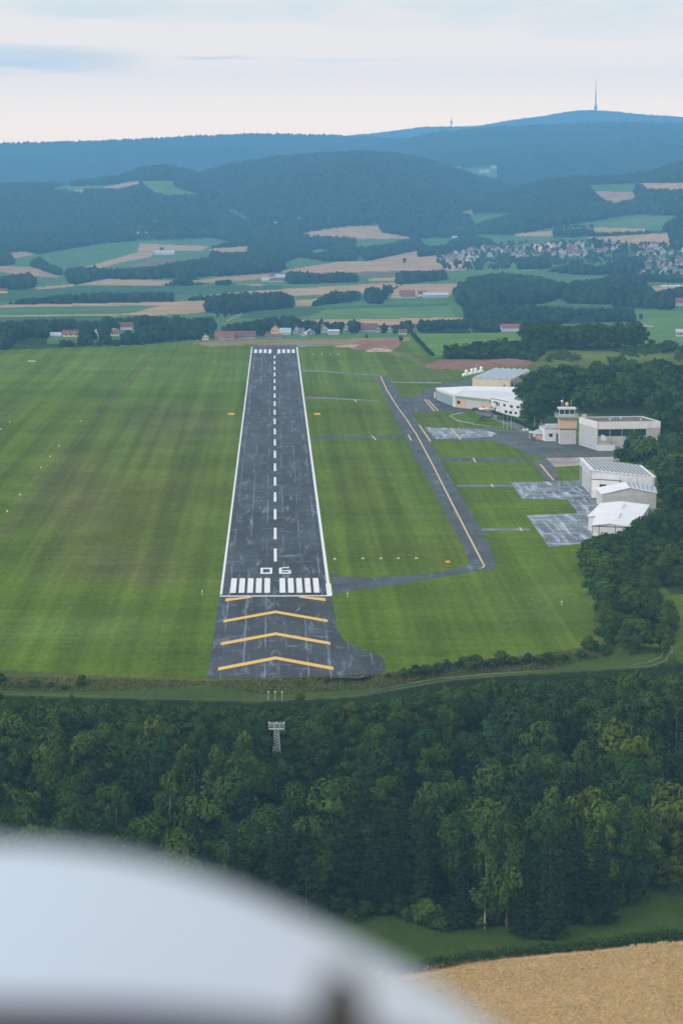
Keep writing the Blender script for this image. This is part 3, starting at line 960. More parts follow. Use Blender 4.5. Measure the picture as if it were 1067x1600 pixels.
# runway number 06, as painted: square 0 and a 6 with its short slanted top stroke
num = []
za, zs, w0, h0 = -4.25, 40.5, 3.35, 12.0
num += [quad(za, za + .7, zs, zs + h0), quad(za + w0 - .7, za + w0, zs, zs + h0), quad(za + .7, za + w0 - .7, zs, zs + 2.6), quad(za + .7, za + w0 - .7, zs + h0 - 2.6, zs + h0)]
sa = 1.05
num += [quad(sa, sa + .8, zs, zs + 11.0), quad(sa + .8, sa + 2.7, zs, zs + 2.4), quad(sa + 2.7, sa + 3.4, zs, zs + 7.0), quad(sa + .8, sa + 2.7, zs + 5.0, zs + 7.0),
        [rw(sa, zs + 11.0), rw(sa + .8, zs + 11.0), rw(sa + 2.9, zs + 11.6), rw(sa + 2.9, zs + 13.6), rw(sa + .9, zs + 13.0)]]
flat('runway_number', num, ZP, M['paint_white'])


def chev(tip, foot, hw, w):
    """arms of a chevron: tip and foot give the along position of their lower edge"""
    return [[rw(0, tip), rw(0, tip + w), rw(-hw, foot + w), rw(-hw, foot)], [rw(0, tip), rw(hw, foot), rw(hw, foot + w), rw(0, tip + w)]]


def salong(py):
    return (np.array(G(430, py)[:2]) - RO) @ RD


ch = []
for tip, foot in ((958.5, 973), (993, 1008.5), (1031, 1048)):
    a, b = salong(tip), salong(foot)
    ch += chev(a, b, 13.2, 4.1)
a, b = salong(934.0), salong(940.0)
ch += [[rw(-13.3, b), rw(-13.3, b + 5.2), rw(-6.8, salong(933.5) + 1.2), rw(-6.2, salong(934.2))], [rw(13.3, b), rw(6.2, salong(934.2)), rw(6.8, salong(933.5) + 1.2), rw(13.3, b + 5.2)]]
flat('chevron_marking', ch, ZP, M['paint_yellow'])
arrow = []
for py in (945, 1020, 1060):
    a = salong(py)
    arrow += [[rw(-1.4, a - 3), rw(-.9, a - 3), rw(.1, a + 3), rw(-.5, a + 3)], [rw(.9, a - 3), rw(1.4, a - 3), rw(.5, a + 3), rw(.1, a + 3)]]
flat('worn_arrow_marking', arrow, ZP - .02, M['runway_pale'] if 'runway_pale' in M else M['strip'])
M['paint_cream2'] = M['paint_cream']
tl = [(594.5, 588), (604, 609), (618, 632), (634, 654), (651, 680), (660, 697), (676, 727), (700, 775), (724, 822), (746, 865), (756, 884), (754.5, 887), (748, 889)]
flat('taxiway_centreline', along_px(tl, .6), ZP, M['paint_cream'])
flat('taxiway_entry_line', along_px([(748, 889), (725, 892.5), (690, 899), (640, 906), (600, 911), (560, 915)], .35), ZP, M['strip'])
holds = []
for q in [[(637.5, 679.5), (642.5, 688.5)], [(655, 664.5), (672, 689.5)], [(663, 624), (678.5, 643)], [(668, 624.5), (684.5, 642.5)], [(704.5, 669), (719, 687)], [(581.5, 681.3), (587.5, 688)], [(553, 624.5), (557, 628.5)],
          [(739, 715.5), (742.5, 722.5)], [(767.5, 756.5), (770, 761.5)], [(811.5, 824.5), (815, 830)], [(843.5, 725.5), (864.5, 751)]]:
    holds += along_px(q, .7)
flat('holding_line', holds, ZP, M['paint_cream'])
flat('holding_bar', along_px([(734.5, 881), (774, 881.3)], 1.2), ZP, M['strip'])
# gravel track along the foot of the bank
TR = []
for q in [(-200, 1090), (0, 1085), (150, 1089), (300, 1093.5), (400, 1095), (480, 1093.5), (560, 1087), (620, 1076), (690, 1063.5), (760, 1057), (860, 1049), (960, 1044), (1010, 1040), (1035, 1032), (1045, 1015), (1038, 1000)]:
    TR.append(np.array(hit(*q)))
v, f = [], []
PTS = []
for a, b in zip(TR[:-1], TR[1:]):
    n = max(2, int(np.linalg.norm(b - a) / 1.5))
    for i in range(n):
        PTS.append(a + (b - a) * i / n)
for i, p in enumerate(PTS):
    a, b = PTS[max(0, i - 1)], PTS[min(len(PTS) - 1, i + 1)]
    u = (b - a)[:2]
    u /= np.linalg.norm(u)
    n = np.array([u[1], -u[0]])
    for w in (-1.0, -.55, .5, .95):
        q = p[:2] + n * w
        v.append((q[0], q[1], zat(q[0], q[1]) + .09))
    if i:
        b0, b1 = 4 * (i - 1), 4 * i
        f.append((b0, b0 + 1, b1 + 1, b1))
        f.append((b0 + 2, b0 + 3, b1 + 3, b1 + 2))
M['track'] = asphalt('grassy_track', (.10, .115, .06), (.20, .19, .13), False, .6, 3.0)
o = obj('field_track', v, f, M['track'])
tag(o, kind='structure')

# ------------------------------------------------------------------ foliage builders
def quads_from(c, nrm, size, asp, g):
    """leaf sprays: bent little rhombs at c facing nrm"""
    n = len(c)
    nrm = nrm / (np.linalg.norm(nrm, axis=1, keepdims=True) + 1e-9)
    a = g.normal(size=(n, 3))
    t = np.cross(nrm, a)
    t /= np.linalg.norm(t, axis=1, keepdims=True) + 1e-9
    b = np.cross(nrm, t)
    s = size[:, None]
    v = np.stack([c - t * s, c - b * s * asp + nrm * s * .15, c + t * s, c + b * s * asp - nrm * s * .1], 1).reshape(-1, 3)
    return v


def sphere_pts(n, g):
    p = g.normal(size=(n, 3))
    return p / np.linalg.norm(p, axis=1, keepdims=True)


def crown_broad(seed, n_leaf, h=15.0, rad=4.6, base=.22, nblob=26, size=.42, squat=1.0):
    """broadleaf crown: leaf sprays on the shells of many overlapping boughs, gaps between them"""
    g = np.random.default_rng(seed)
    zc, hz = h * (base + (1 - base) / 2), h * (1 - base) / 2
    V, T = [], []
    per = max(12, n_leaf // nblob)
    for k in range(nblob):
        u = sphere_pts(1, g)[0]
        rr = g.uniform(.35, .92)
        fz = u[2]
        prof = 1.0 - .25 * max(0, fz) - .12 * max(0, -fz)
        c = np.array([u[0] * rad * rr * prof, u[1] * rad * rr * prof, zc + fz * hz * rr * squat])
        br = rad * g.uniform(.26, .48)
        p = sphere_pts(per, g)
        p = p[p[:, 2] > -.55]
        lump = 1 + .22 * np.sin(p[:, 0] * 5 + seed + k) * np.sin(p[:, 1] * 5 + k * 2) + g.normal(0, .10, len(p))
        q = c + p * (br * lump)[:, None] * np.array([1, 1, .8])
        nr = p + g.normal(0, .30, p.shape) + np.array([0, 0, .30])
        sz = size * g.uniform(.55, 1.3, len(q))
        V.append(quads_from(q, nr, sz, .75, g))
        tint = np.clip(.45 + .25 * g.normal() + .16 * p[:, 2] * 0 + g.normal(0, .065, len(q)), 0, 1)
        T.append(np.repeat(tint, 4))
    return np.concatenate(V), np.concatenate(T)


def crown_spruce(seed, n_leaf, h=19.0, rad=3.0, base=.08, size=.34):
    g = np.random.default_rng(seed)
    V, T = [], []
    z = h * base
    br = []
    while z < h * .985:
        f = (z / h - base) / (1 - base)
        r = rad * (1 - f) ** .85 * g.uniform(.85, 1.1) + .18
        nb = int(6 + 5 * (1 - f))
        a0 = g.uniform(0, 6.28)
        for i in range(nb):
            br.append((z + g.normal(0, .12), a0 + 6.283 * i / nb + g.normal(0, .18), r * g.uniform(.7, 1.12), f))
        z += .55 + .55 * (1 - f)
    tot = sum(b[2] for b in br)
    for z, a, r, f in br:
        n = max(4, int(n_leaf * r / tot))
        s = np.sqrt(g.uniform(.02, 1, n))
        sag = -.28 * r * s ** 1.5 + .10 * r * s ** 4
        w = .34 * r * s * (1.15 - s) + .12
        off = g.normal(0, 1, n) * w
        x = r * s
        q = np.stack([x * math.cos(a) - off * math.sin(a), x * math.sin(a) + off * math.cos(a), z + sag - np.abs(g.normal(0, .14, n)) - .10 * np.abs(off)], 1)
        nr = np.stack([np.full(n, .45 * math.cos(a)), np.full(n, .45 * math.sin(a)), np.ones(n)], 1) + g.normal(0, .45, (n, 3))
        V.append(quads_from(q, nr, size * g.uniform(.6, 1.2, n), .5, g))
        T.append(np.repeat(np.clip(.25 + .5 * s + g.normal(0, .15, n), 0, 1), 4))
    return np.concatenate(V), np.concatenate(T)


def crown_pine(seed, n_leaf, h=18.0, rad=3.4, base=.45, size=.36):
    g = np.random.default_rng(seed)
    V, T = [], []
    nb = 17
    per = n_leaf // nb
    for k in range(nb):
        f = (k + g.uniform(0, .8)) / nb
        z = h * (base + (1 - base) * f)
        r = rad * (1 - .72 * f) * g.uniform(.35, 1.0)
        a = k * 2.4 + g.normal(0, .4)
        c = np.array([r * math.cos(a), r * math.sin(a), z])
        br = rad * (.30 + .20 * (1 - f)) * g.uniform(.8, 1.2)
        p = sphere_pts(per, g)
        p = p[p[:, 2] > -.4]
        q = c + p * np.array([1, 1, .48]) * br * (1 + g.normal(0, .16, (len(p), 1)))
        nr = p + g.normal(0, .6, p.shape) + np.array([0, 0, .5])
        V.append(quads_from(q, nr, size * g.uniform(.6, 1.2, len(q)), .55, g))
        T.append(np.repeat(np.clip(.35 + .3 * g.normal() * .5 + g.normal(0, .17, len(q)) + .2 * (p[:, 2] > .3), 0, 1), 4))
    return np.concatenate(V), np.concatenate(T)


def crown_birch(seed, n_leaf, h=18.0, rad=2.9, base=.2, size=.3):
    g = np.random.default_rng(seed)
    V, T = [], []
    nb = 34
    per = n_leaf // nb
    for k in range(nb):
        f = (k + g.uniform(0, 1)) / nb
        z = h * (base + (1 - base) * f)
        r = rad * (math.sin(math.pi * min(1, .12 + .86 * f)) ** .8) * g.uniform(.3, 1.0)
        a = g.uniform(0, 6.28)
        c = np.array([r * math.cos(a), r * math.sin(a), z])
        p = sphere_pts(per, g)
        q = c + p * np.array([.75, .75, 1.15]) * rad * .30 * (1 + g.normal(0, .2, (len(p), 1)))
        q[:, 2] -= np.abs(g.normal(0, .35, len(p)))
        nr = p + g.normal(0, .6, p.shape)
        V.append(quads_from(q, nr, size * g.uniform(.6, 1.2, len(q)), .6, g))
        T.append(np.repeat(np.clip(.5 + .2 * g.normal() + g.normal(0, .17, len(q)), 0, 1), 4))
    return np.concatenate(V), np.concatenate(T)


def crown_mesh(name, vt, mat):
    v, t = vt
    me = raw_mesh(name, v, np.arange(len(v)).reshape(-1, 4), [mat])
    attr(me, 'tint', 'FLOAT', t)
    return me


def trunk_mesh(name, h, r, mat, seed, limbs=5, top=.9, lo=.3):
    g = np.random.default_rng(seed)
    b = MB()
    pts = []
    n = 6
    x = y = 0.0
    for i in range(n + 1):
        f = i / n
        pts.append((x, y, h * top * f - .3, r * (1 - .82 * f) + .02))
        x += g.normal(0, .06)
        y += g.normal(0, .06)
    for p, q in zip(pts[:-1], pts[1:]):
        b.tube(p[:3], q[:3], p[3], q[3], 7)
    for i in range(limbs):
        f = g.uniform(lo, .85)
        k = min(n - 1, int(f * n))
        p = pts[k]
        a = g.uniform(0, 6.28)
        L = h * .2 * g.uniform(.6, 1.2)
        b.tube(p[:3], (p[0] + L * math.cos(a), p[1] + L * math.sin(a), p[2] + L * .7), p[3] * .45, .03, 5)
    return raw_mesh(name, b.v, b.f, [mat], None, True)


# ------------------------------------------------------------------ tree kinds: (crown meshes, trunk mesh, natural height)
KIND = {}


def kind(key, name, cat, crowns, trunks, h, looks):
    KIND[key] = dict(name=name, cat=cat, crowns=crowns, trunks=trunks, h=h, looks=looks)


kind('broad', 'broadleaf_tree', 'tree', [crown_mesh('crown', crown_broad(11 + i, 9500, 15, 4.6 - .35 * (i % 3), .02 + .05 * (i % 2), 24 + 4 * i, .31), M['leaf_broad']) for i in range(5)],
     [trunk_mesh('trunk', 15, .26, M['bark'], 5 + i, 3, .8) for i in range(2)], 15.0, 'dark green broadleaf tree')
kind('light', 'broadleaf_tree', 'tree', [crown_mesh('crown', crown_broad(41 + i, 9500, 13, 4.4, .02, 28 + 3 * i, .3), M['leaf_light']) for i in range(3)],
     [trunk_mesh('trunk', 13, .27, M['bark'], 15)], 13.0, 'paler green broadleaf tree')
kind('yellow', 'broadleaf_tree', 'tree', [crown_mesh('crown', crown_broad(61 + i, 4600, 11, 3.5, .02, 20, .32), M['leaf_yellow']) for i in range(2)],
     [trunk_mesh('trunk', 11, .22, M['bark'], 17)], 11.0, 'yellowish green broadleaf tree')
kind('spruce', 'spruce_tree', 'tree', [crown_mesh('crown', crown_spruce(71 + i, 7000, 19, 3.3 + .3 * i, .02 + .03 * i, .30), M['needle']) for i in range(3)],
     [trunk_mesh('trunk', 19, .26, M['bark_pink'], 21, 0, .98)], 19.0, 'dark pointed spruce')
kind('pine', 'pine_tree', 'tree', [crown_mesh('crown', crown_pine(81 + i, 4600, 18, 3.6, .06 + .08 * i, .32), M['needle_pine']) for i in range(3)],
     [trunk_mesh('trunk', 18, .2, M['bark_pink'], 25, 0, .93, .45)], 18.0, 'grey-green pine')
kind('birch', 'birch_tree', 'tree', [crown_mesh('crown', crown_birch(91 + i, 3600, 18, 2.9, .2), M['leaf_light']) for i in range(2)],
     [trunk_mesh('trunk', 18, .13, M['bark_pale'], 27, 0, .95, .6)], 18.0, 'slender birch with pale trunk')
kind('bush', 'leafy_shrub', 'shrub', [crown_mesh('crown', crown_broad(31 + i, 2600, 5, 2.9, -.02, 16, .34), M['leaf_broad' if i < 2 else 'leaf_light']) for i in range(3)],
     [trunk_mesh('trunk', 4, .1, M['bark'], 19)], 5.0, 'low rounded shrub')

PLANTED = []     # (kind, x, y, z, height, object, px, py, light variant)


def plant(k, x, y, hgt, wide=1.0, z=None):
    K = KIND[k]
    z = zat(x, y) if z is None else z
    s = hgt / K['h']
    o = bpy.data.objects.new(K['name'], None)
    COL.objects.link(o)
    o.location = (x, y, z - .1)
    o.scale = (s * wide, s * wide, s)
    o.rotation_euler = (0, 0, random.uniform(0, 6.28))
    for nm, ms in (('crown', K['crowns']), ('trunk', K['trunks'])):
        c = bpy.data.objects.new(nm, random.choice(ms))
        COL.objects.link(c)
        c.parent = o
    px, py = topix(x, y, z + hgt * .7)
    PLANTED.append([k, x, y, z, hgt, o, float(px), float(py)])
    return o


GRID = {}


def free(x, y, r):
    c = 8.0
    i, j = int(x // c), int(y // c)
    for a in range(i - 1, i + 2):
        for b in range(j - 1, j + 2):
            for (u, v, q) in GRID.get((a, b), ()):
                if (u - x) ** 2 + (v - y) ** 2 < (.5 * (q + r)) ** 2:
                    return False
    return True


def take(x, y, r):
    GRID.setdefault((int(x // 8), int(y // 8)), []).append((x, y, r))


# trees one can pick out in the photograph: kind, foot pixel, top pixel row, width factor
SPECIAL = [('spruce', 858, 1466, 1286, .95), ('spruce', 822, 1462, 1300, .85), ('spruce', 938, 1440, 1284, 1.15), ('spruce', 902, 1436, 1280, 1.1), ('birch', 757, 1452, 1270, 1.05), ('pine', 652, 1420, 1262, .8),
           ('bush', 668, 1442, 1404, 1.0), ('yellow', 1046, 1392, 1330, 1.2), ('light', 792, 1452, 1306, .7), ('spruce', 724, 1448, 1300, .9), ('broad', 985, 1412, 1290, .9),
           ('birch', 905, 1300, 1160, 1.0), ('light', 475, 1400, 1288, 1.15), ('spruce', 548, 1410, 1230, 1.0), ('light', 470, 1128, 1086, 1.1), ('yellow', 545, 1136, 1092, 1.0), ('light', 500, 1134, 1090, 1.0),
           ('yellow', 356, 1182, 1150, .7), ('yellow', 330, 1240, 1196, .8), ('spruce', 262, 1240, 1140, 1.0), ('spruce', 240, 1236, 1132, 1.0), ('light', 820, 1180, 1088, 1.0), ('pine', 612, 1290, 1180, 1.0), ('pine', 640, 1300, 1190, 1.0),
           ('light', 785, 1220, 1140, 1.1), ('light', 60, 1220, 1102, 1.3), ('light', 20, 1330, 1212, 1.2), ('bush', 128, 1072, 1053, .8), ('bush', 2, 1066, 1050, .9), ('yellow', 700, 1330, 1250, .9), ('light', 400, 1345, 1270, 1.1)]
for k, px, py, top, wide in SPECIAL:
    x, y, z = hit(px, py)
    ax, az = ray(px, top)
    hg = H + float(az) * y - z
    plant(k, x, y, max(2.5, hg), wide, z)
    take(x, y, 4.0 if k != 'bush' else 3)

# the wood on the slope below the runway
LOW = [hit(*p) for p in [(200, 1470), (560, 1440), (620, 1432), (690, 1455), (760, 1448), (870, 1456), (950, 1430), (1000, 1388), (1067, 1380), (1150, 1372)]]
low_ax = np.array([p[0] / p[1] for p in LOW])
low_d = np.array([p[1] for p in LOW])
TRK_X, TRK_Y = [-100, 0, 150, 400, 480, 560, 690, 800, 1000, 1067, 1150], [1086, 1088, 1094, 1100, 1098, 1092, 1070, 1060, 1046, 1042, 1040]
n_wood = 0
tries = 0
while n_wood < 246 and tries < 30000:
    tries += 1
    ax = (random.uniform(-40, 1108) - 533.5) / F
    d = random.uniform(478, 680)
    s = float(np.interp(ax, NEAR_AX, NEAR_D)) - d
    if s < 19 or d < np.interp(ax, low_ax, low_d):
        continue
    x, y = ax * d, d
    z = zat(x, y)
    px, py = topix(x, y, z)
    # hidden behind the aircraft nose
    hmax = 4.2 + 13.5 * float(sstep((s - 18) / 62.0))
    if abs(px - 430) < 40 and 22 < s < 75:
        hmax = min(hmax, 6.0)
    if 400 < px < 465 and 18 < s < 30:
        hmax = min(hmax, 3.2)
    hg = hmax * random.uniform(.78, 1.18)
    tpy = float(topix(x, y, z + hg)[1])
    nose = np.interp(px, [-100, 0, 200, 400, 560, 700], [1310, 1315, 1330, 1385, 1460, 1530])
    if tpy > nose - 2:
        continue
    if abs(px - 430) < 34 and y < 566 and tpy < 1176:
        hg *= .55
        tpy = float(topix(x, y, z + hg)[1])
        if tpy < 1174:
            continue
    con = math.sin(x / 17.0 + 1.3) + math.sin(y / 23.0 + x / 40.0) + random.gauss(0, .7)
    if hg < 6.5:
        k = random.choice(['bush', 'bush', 'broad', 'light', 'broad'])
    elif con > 1.0 and hg > 9:
        k = random.choice(['spruce', 'pine', 'pine', 'spruce'])
    elif con < -1.5:
        k = random.choice(['light', 'light', 'broad', 'yellow', 'birch'])
    else:
        k = random.choice(['broad'] * 7 + ['light', 'light', 'pine', 'birch'])
    r = {'bush': 3.4, 'spruce': 4.2, 'pine': 4.6, 'birch': 4.2}.get(k, 5.9) * (.5 + .5 * min(1, hg / 14))
    lim = float(np.interp(px, TRK_X, TRK_Y)) + (7 if random.random() < .85 else -6)
    while tpy < lim and hg > 1.6:
        hg *= .86
        tpy = float(topix(x, y, z + hg * 1.06)[1])
    if hg < 5 and k != 'yellow':
        k, r = 'bush', min(r, 3.2)
    if not free(x, y, r):
        continue
    take(x, y, r)
    plant(k, x, y, hg * (1.08 if k in ('spruce', 'pine') else 1), random.uniform(.85, 1.15))
    n_wood += 1

# shrub belts and trees round the hangars (each one its own)
BELTS = [
    ([(930, 872), (975, 862), (1010, 910), (1050, 985), (1044, 1018), (985, 1024), (948, 1016), (940, 950), (932, 905)], (5.5, 8.5), ['broad', 'light', 'bush', 'light'], 4.6, 62),
    ([(962, 868), (1000, 852), (1040, 836), (1100, 826), (1100, 930), (1050, 930), (1022, 900), (985, 875)], (8, 12), ['broad', 'broad', 'light'], 6.0, 30),
    ([(978, 712), (1012, 705), (1060, 706), (1100, 712), (1100, 812), (1046, 800), (1038, 765), (1014, 738), (990, 732)], (7, 11.5), ['broad', 'broad', 'light', 'bush'], 5.2, 40),
    ([(928, 858), (945, 852), (958, 866), (935, 872)], (3.0, 4.2), ['bush'], 3.4, 5),
    ([(620, 1056), (700, 1042), (860, 1032), (950, 1010), (950, 1022), (860, 1044), (700, 1053), (630, 1065)], (1.4, 3.4), ['bush'], 3.0, 34),
    ([(460, 1070), (640, 1062), (640, 1068), (460, 1080)], (.8, 1.4), ['bush'], 4.0, 8),
    ([(0, 1070), (120, 1072), (120, 1080), (0, 1078)], (1.2, 2.2), ['bush'], 3.0, 7),
]
for poly, (h0, h1), kinds, sp, nmax in BELTS:
    P = [hit(*p)[:2] for p in poly]
    xs, ys = [p[0] for p in P], [p[1] for p in P]
    cnt = 0
    for _ in range(1500):
        x, y = random.uniform(min(xs), max(xs)), random.uniform(min(ys), max(ys))
        if not inside(P, np.array([x]), np.array([y]))[0] or not free(x, y, sp):
            continue
        take(x, y, sp)
        plant(random.choice(kinds), x, y, random.uniform(h0, h1), random.uniform(1.0, 1.3))
        cnt += 1
        if cnt >= nmax:
            break
for px, py in [(449, 1150), (460, 1143), (472, 1152), (486, 1146), (498, 1156), (452, 1168), (466, 1166), (480, 1170), (495, 1174), (458, 1186), (474, 1188), (492, 1190), (408, 1152), (396, 1146), (402, 1166), (388, 1160), (411, 1178), (395, 1182), (380, 1174)]:
    x, y, z = hit(px, py)
    plant('bush', x, y, random.uniform(1.6, 3.2), random.uniform(.9, 1.2), z)
for i in range(26):
    px = 560 + i * 20 + random.uniform(-7, 7)
    ax = (px - 533.5) / F
    d = float(np.interp(ax, low_ax, low_d)) + random.uniform(.5, 3.5)
    if 800 < px < 955 and i % 2:
        continue
    x, y = ax * d, d
    plant('bush', x, y, random.uniform(1.8, 3.6), 1.0)
for k, px, py, top, wide in [('spruce', 993, 716, 679, .9), ('spruce', 985, 718, 682, .7), ('bush', 1000, 730, 684, .9), ('bush', 1014, 732, 682, .9), ('bush', 944, 868, 843, 1.3), ('broad', 868, 1000, 960, .01)][:5]:
    x, y, z = hit(px, py)
    plant(k, x, y, H + float(ray(px, top)[1]) * y - z, wide, z)
for k, px, py, top, wide in [('spruce', 788, 612, 594, 1.2), ('spruce', 800, 612, 596, 1.2), ('broad', 829, 667, 622, 1.25), ('broad', 819, 645, 592, 1.2), ('broad', 836, 660, 606, 1.25), ('broad', 848, 662, 612, 1.2), ('broad', 862, 655, 606, 1.2), ('broad', 832, 630, 578, 1.2), ('broad', 850, 640, 590, 1.2),
                             ('bush', 626, 533, 524, .8), ('bush', 573, 529, 521, .5)]:
    x, y, z = G(px, py)
    plant(k, x, y, H + float(ray(px, top)[1]) * y, wide, 0.0)
    take(x, y, 5)

# -- the big wood east of the airfield and the thickets beyond: too many to count
WOODS_V, WOODS_T = [], []
LIB = [crown_broad(201 + i, 900, 14, 5.0, .08, 16, .8) for i in range(7)]
LIBS = [crown_broad(231 + i, 420, 6, 3.6, -.05, 10, .6) for i in range(4)]


def stuff_tree(lib, x, y, z, hgt, h0, wide, tint):
    v, t = lib[random.randrange(len(lib))]
    a = random.uniform(0, 6.28)
    c, s = math.cos(a), math.sin(a)
    k = hgt / h0
    w = np.empty_like(v)
    w[:, 0] = x + (v[:, 0] * c - v[:, 1] * s) * k * wide
    w[:, 1] = y + (v[:, 0] * s + v[:, 1] * c) * k * wide
    w[:, 2] = z + v[:, 2] * k
    WOODS_V.append(w)
    WOODS_T.append(np.clip(t * .6 + tint, 0, 1))


def fill(poly, h0, h1, sp, lib, lh, nmax, wide=1.05, tint=(-.3, .62), gapf=0.0):
    P = [G(*p)[:2] for p in poly]
    xs, ys = [p[0] for p in P], [p[1] for p in P]
    n = 0
    for _ in range(nmax * 14):
        x, y = random.uniform(min(xs), max(xs)), random.uniform(min(ys), max(ys))
        if not inside(P, np.array([x]), np.array([y]))[0] or not free(x, y, sp):
            continue
        if gapf and math.sin(x / 13.0 + y / 31.0) + math.sin(x / 7.0 - y / 47.0) < gapf:
            continue
        take(x, y, sp)
        stuff_tree(lib, x, y, zat(x, y) - .2, random.uniform(h0, h1), lh, wide * random.uniform(.85, 1.2), random.uniform(*tint))
        n += 1
        if n >= nmax:
            break
    return n


nw = 0
nw += fill([(905, 646), (1035, 655), (1040, 700), (1130, 705), (1130, 598), (960, 598), (870, 610), (868, 640)], 9, 15.5, 7.4, LIB, 14, 240, 1.05)
nw += fill([(816, 636), (860, 640), (870, 612), (1130, 612), (1130, 601), (900, 600), (845, 602), (826, 606)], 8, 12, 7.0, LIB, 14, 300, 1.1)
nw += fill([(1044, 812), (1120, 815), (1120, 712), (1050, 716)], 9, 13, 6.2, LIB, 14, 40)
nw += fill([(820, 547), (990, 549), (1000, 541), (828, 538)], 13, 18, 8.0, LIB, 14, 120, 1.15, (-.05, .3))
nw += fill([(694, 562), (800, 561), (830, 566), (850, 550), (825, 545), (760, 549), (706, 556)], 5, 9, 5.5, LIBS, 6, 150, 1.0, (-.05, .3))
nw += fill([(850, 566), (1110, 566), (1110, 546), (880, 546)], 2, 5, 7.0, LIBS, 6, 150, 1.2, (.25, .95), .3)
nw += fill([(1000, 545), (1110, 545), (1110, 556), (1000, 552)], 4, 8, 8.0, LIBS, 6, 20, 1.1, (.0, .5))
# the wood goes on beyond both sides of the picture
nside = 0
for _ in range(6000):
    if nside >= 420:
        break
    px0 = random.uniform(-420, -45) if random.random() < .45 else random.uniform(1110, 1560)
    ax = (px0 - 533.5) / F
    d = random.uniform(470, 700)
    s = float(np.interp(ax, NEAR_AX, NEAR_D)) - d
    if s < 24 or d < np.interp(ax, low_ax, low_d):
        continue
    x, y = ax * d, d
    if not free(x, y, 5.2):
        continue
    take(x, y, 5.2)
    stuff_tree(LIB, x, y, zat(x, y) - .2, 4.2 + 12 * float(sstep((s - 22) / 60.0)), 14, 1.1, random.uniform(-.3, .6))
    nside += 1
SIDE_V, SIDE_T = WOODS_V, WOODS_T
me = raw_mesh('woodland', np.concatenate(SIDE_V), np.arange(sum(len(v) for v in SIDE_V)).reshape(-1, 4), [M['leaf_wood']])
attr(me, 'tint', 'FLOAT', np.concatenate(SIDE_T))
o = bpy.data.objects.new('woodland', me)
COL.objects.link(o)
tag(o, kind='stuff', label='dense dark green wood beyond the hangars and control tower')

# undergrowth covering the slope between the trees
WOODS_V, WOODS_T = [], []
LIBU = [crown_broad(261 + i, 420, 3, 2.2, -.1, 9, .36) for i in range(4)]
nu = 0
for _ in range(9000):
    ax = (random.uniform(-40, 1110) - 533.5) / F
    d = random.uniform(480, 680)
    if random.random() < .45:
        d = float(np.interp(ax, NEAR_AX, NEAR_D)) - random.uniform(17.5, 34)
    s = float(np.interp(ax, NEAR_AX, NEAR_D)) - d
    if s < 16.9 or d < np.interp(ax, low_ax, low_d) - 1.5:
        continue
    x, y = ax * d, d
    z = zat(x, y)
    px, py = topix(x, y, z)
    hg = random.uniform(1.2, 3.6)
    lim = float(np.interp(px, TRK_X, TRK_Y)) + 4
    while float(topix(x, y, z + hg * 1.1)[1]) < lim and hg > .5:
        hg *= .8
    if py > np.interp(px, [-100, 0, 200, 400, 560, 700], [1310, 1315, 1330, 1385, 1460, 1530]) + 12:
        continue
    stuff_tree(LIBU, x, y, z - .2, hg, 3.0, random.uniform(.9, 1.5), random.uniform(-.3, .3) + (.3 if s < 36 else 0))  # tint lowered: the shade in gaps between trees is put into the colour
    nu += 1
    if nu >= 2000:
        break
UG = raw_mesh('undergrowth', np.concatenate(WOODS_V), np.arange(sum(len(v) for v in WOODS_V)).reshape(-1, 4), [M['leaf_wood']])
attr(UG, 'tint', 'FLOAT', np.concatenate(WOODS_T))
o = bpy.data.objects.new('undergrowth', UG)
COL.objects.link(o)
tag(o, kind='stuff', label='tangled green undergrowth between the trees on the slope')

# -- woods, hedges and copses out across the valley
ICO = [(0, 0, -1), (.7236, -.5257, -.4472), (-.2764, -.8506, -.4472), (-.8944, 0, -.4472), (-.2764, .8506, -.4472), (.7236, .5257, -.4472),
       (.2764, -.8506, .4472), (-.7236, -.5257, .4472), (-.7236, .5257, .4472), (.2764, .8506, .4472), (.8944, 0, .4472), (0, 0, 1)]
ICF = [(0, 1, 2), (1, 0, 5), (0, 2, 3), (0, 3, 4), (0, 4, 5), (1, 5, 10), (2, 1, 6), (3, 2, 7), (4, 3, 8), (5, 4, 9), (1, 10, 6), (2, 6, 7), (3, 7, 8), (4, 8, 9), (5, 9, 10), (6, 10, 11), (7, 6, 11), (8, 7, 11), (9, 8, 11), (10, 9, 11)]


def subdiv(v, f):
    v = [np.array(p, float) for p in v]
    cache, out = {}, []

    def mid(a, b):
        k = (min(a, b), max(a, b))
        if k not in cache:
            m = v[a] + v[b]
            v.append(m / np.linalg.norm(m))
            cache[k] = len(v) - 1
        return cache[k]
    for a, b, c in f:
        x, y, z = mid(a, b), mid(b, c), mid(c, a)
        out += [(a, x, z), (b, y, x), (c, z, y), (x, y, z)]
    return v, out


V1, F1 = np.array(ICO), np.array(ICF)
V2, F2 = subdiv(ICO, ICF)
V2, F2 = np.array(V2), np.array(F2)


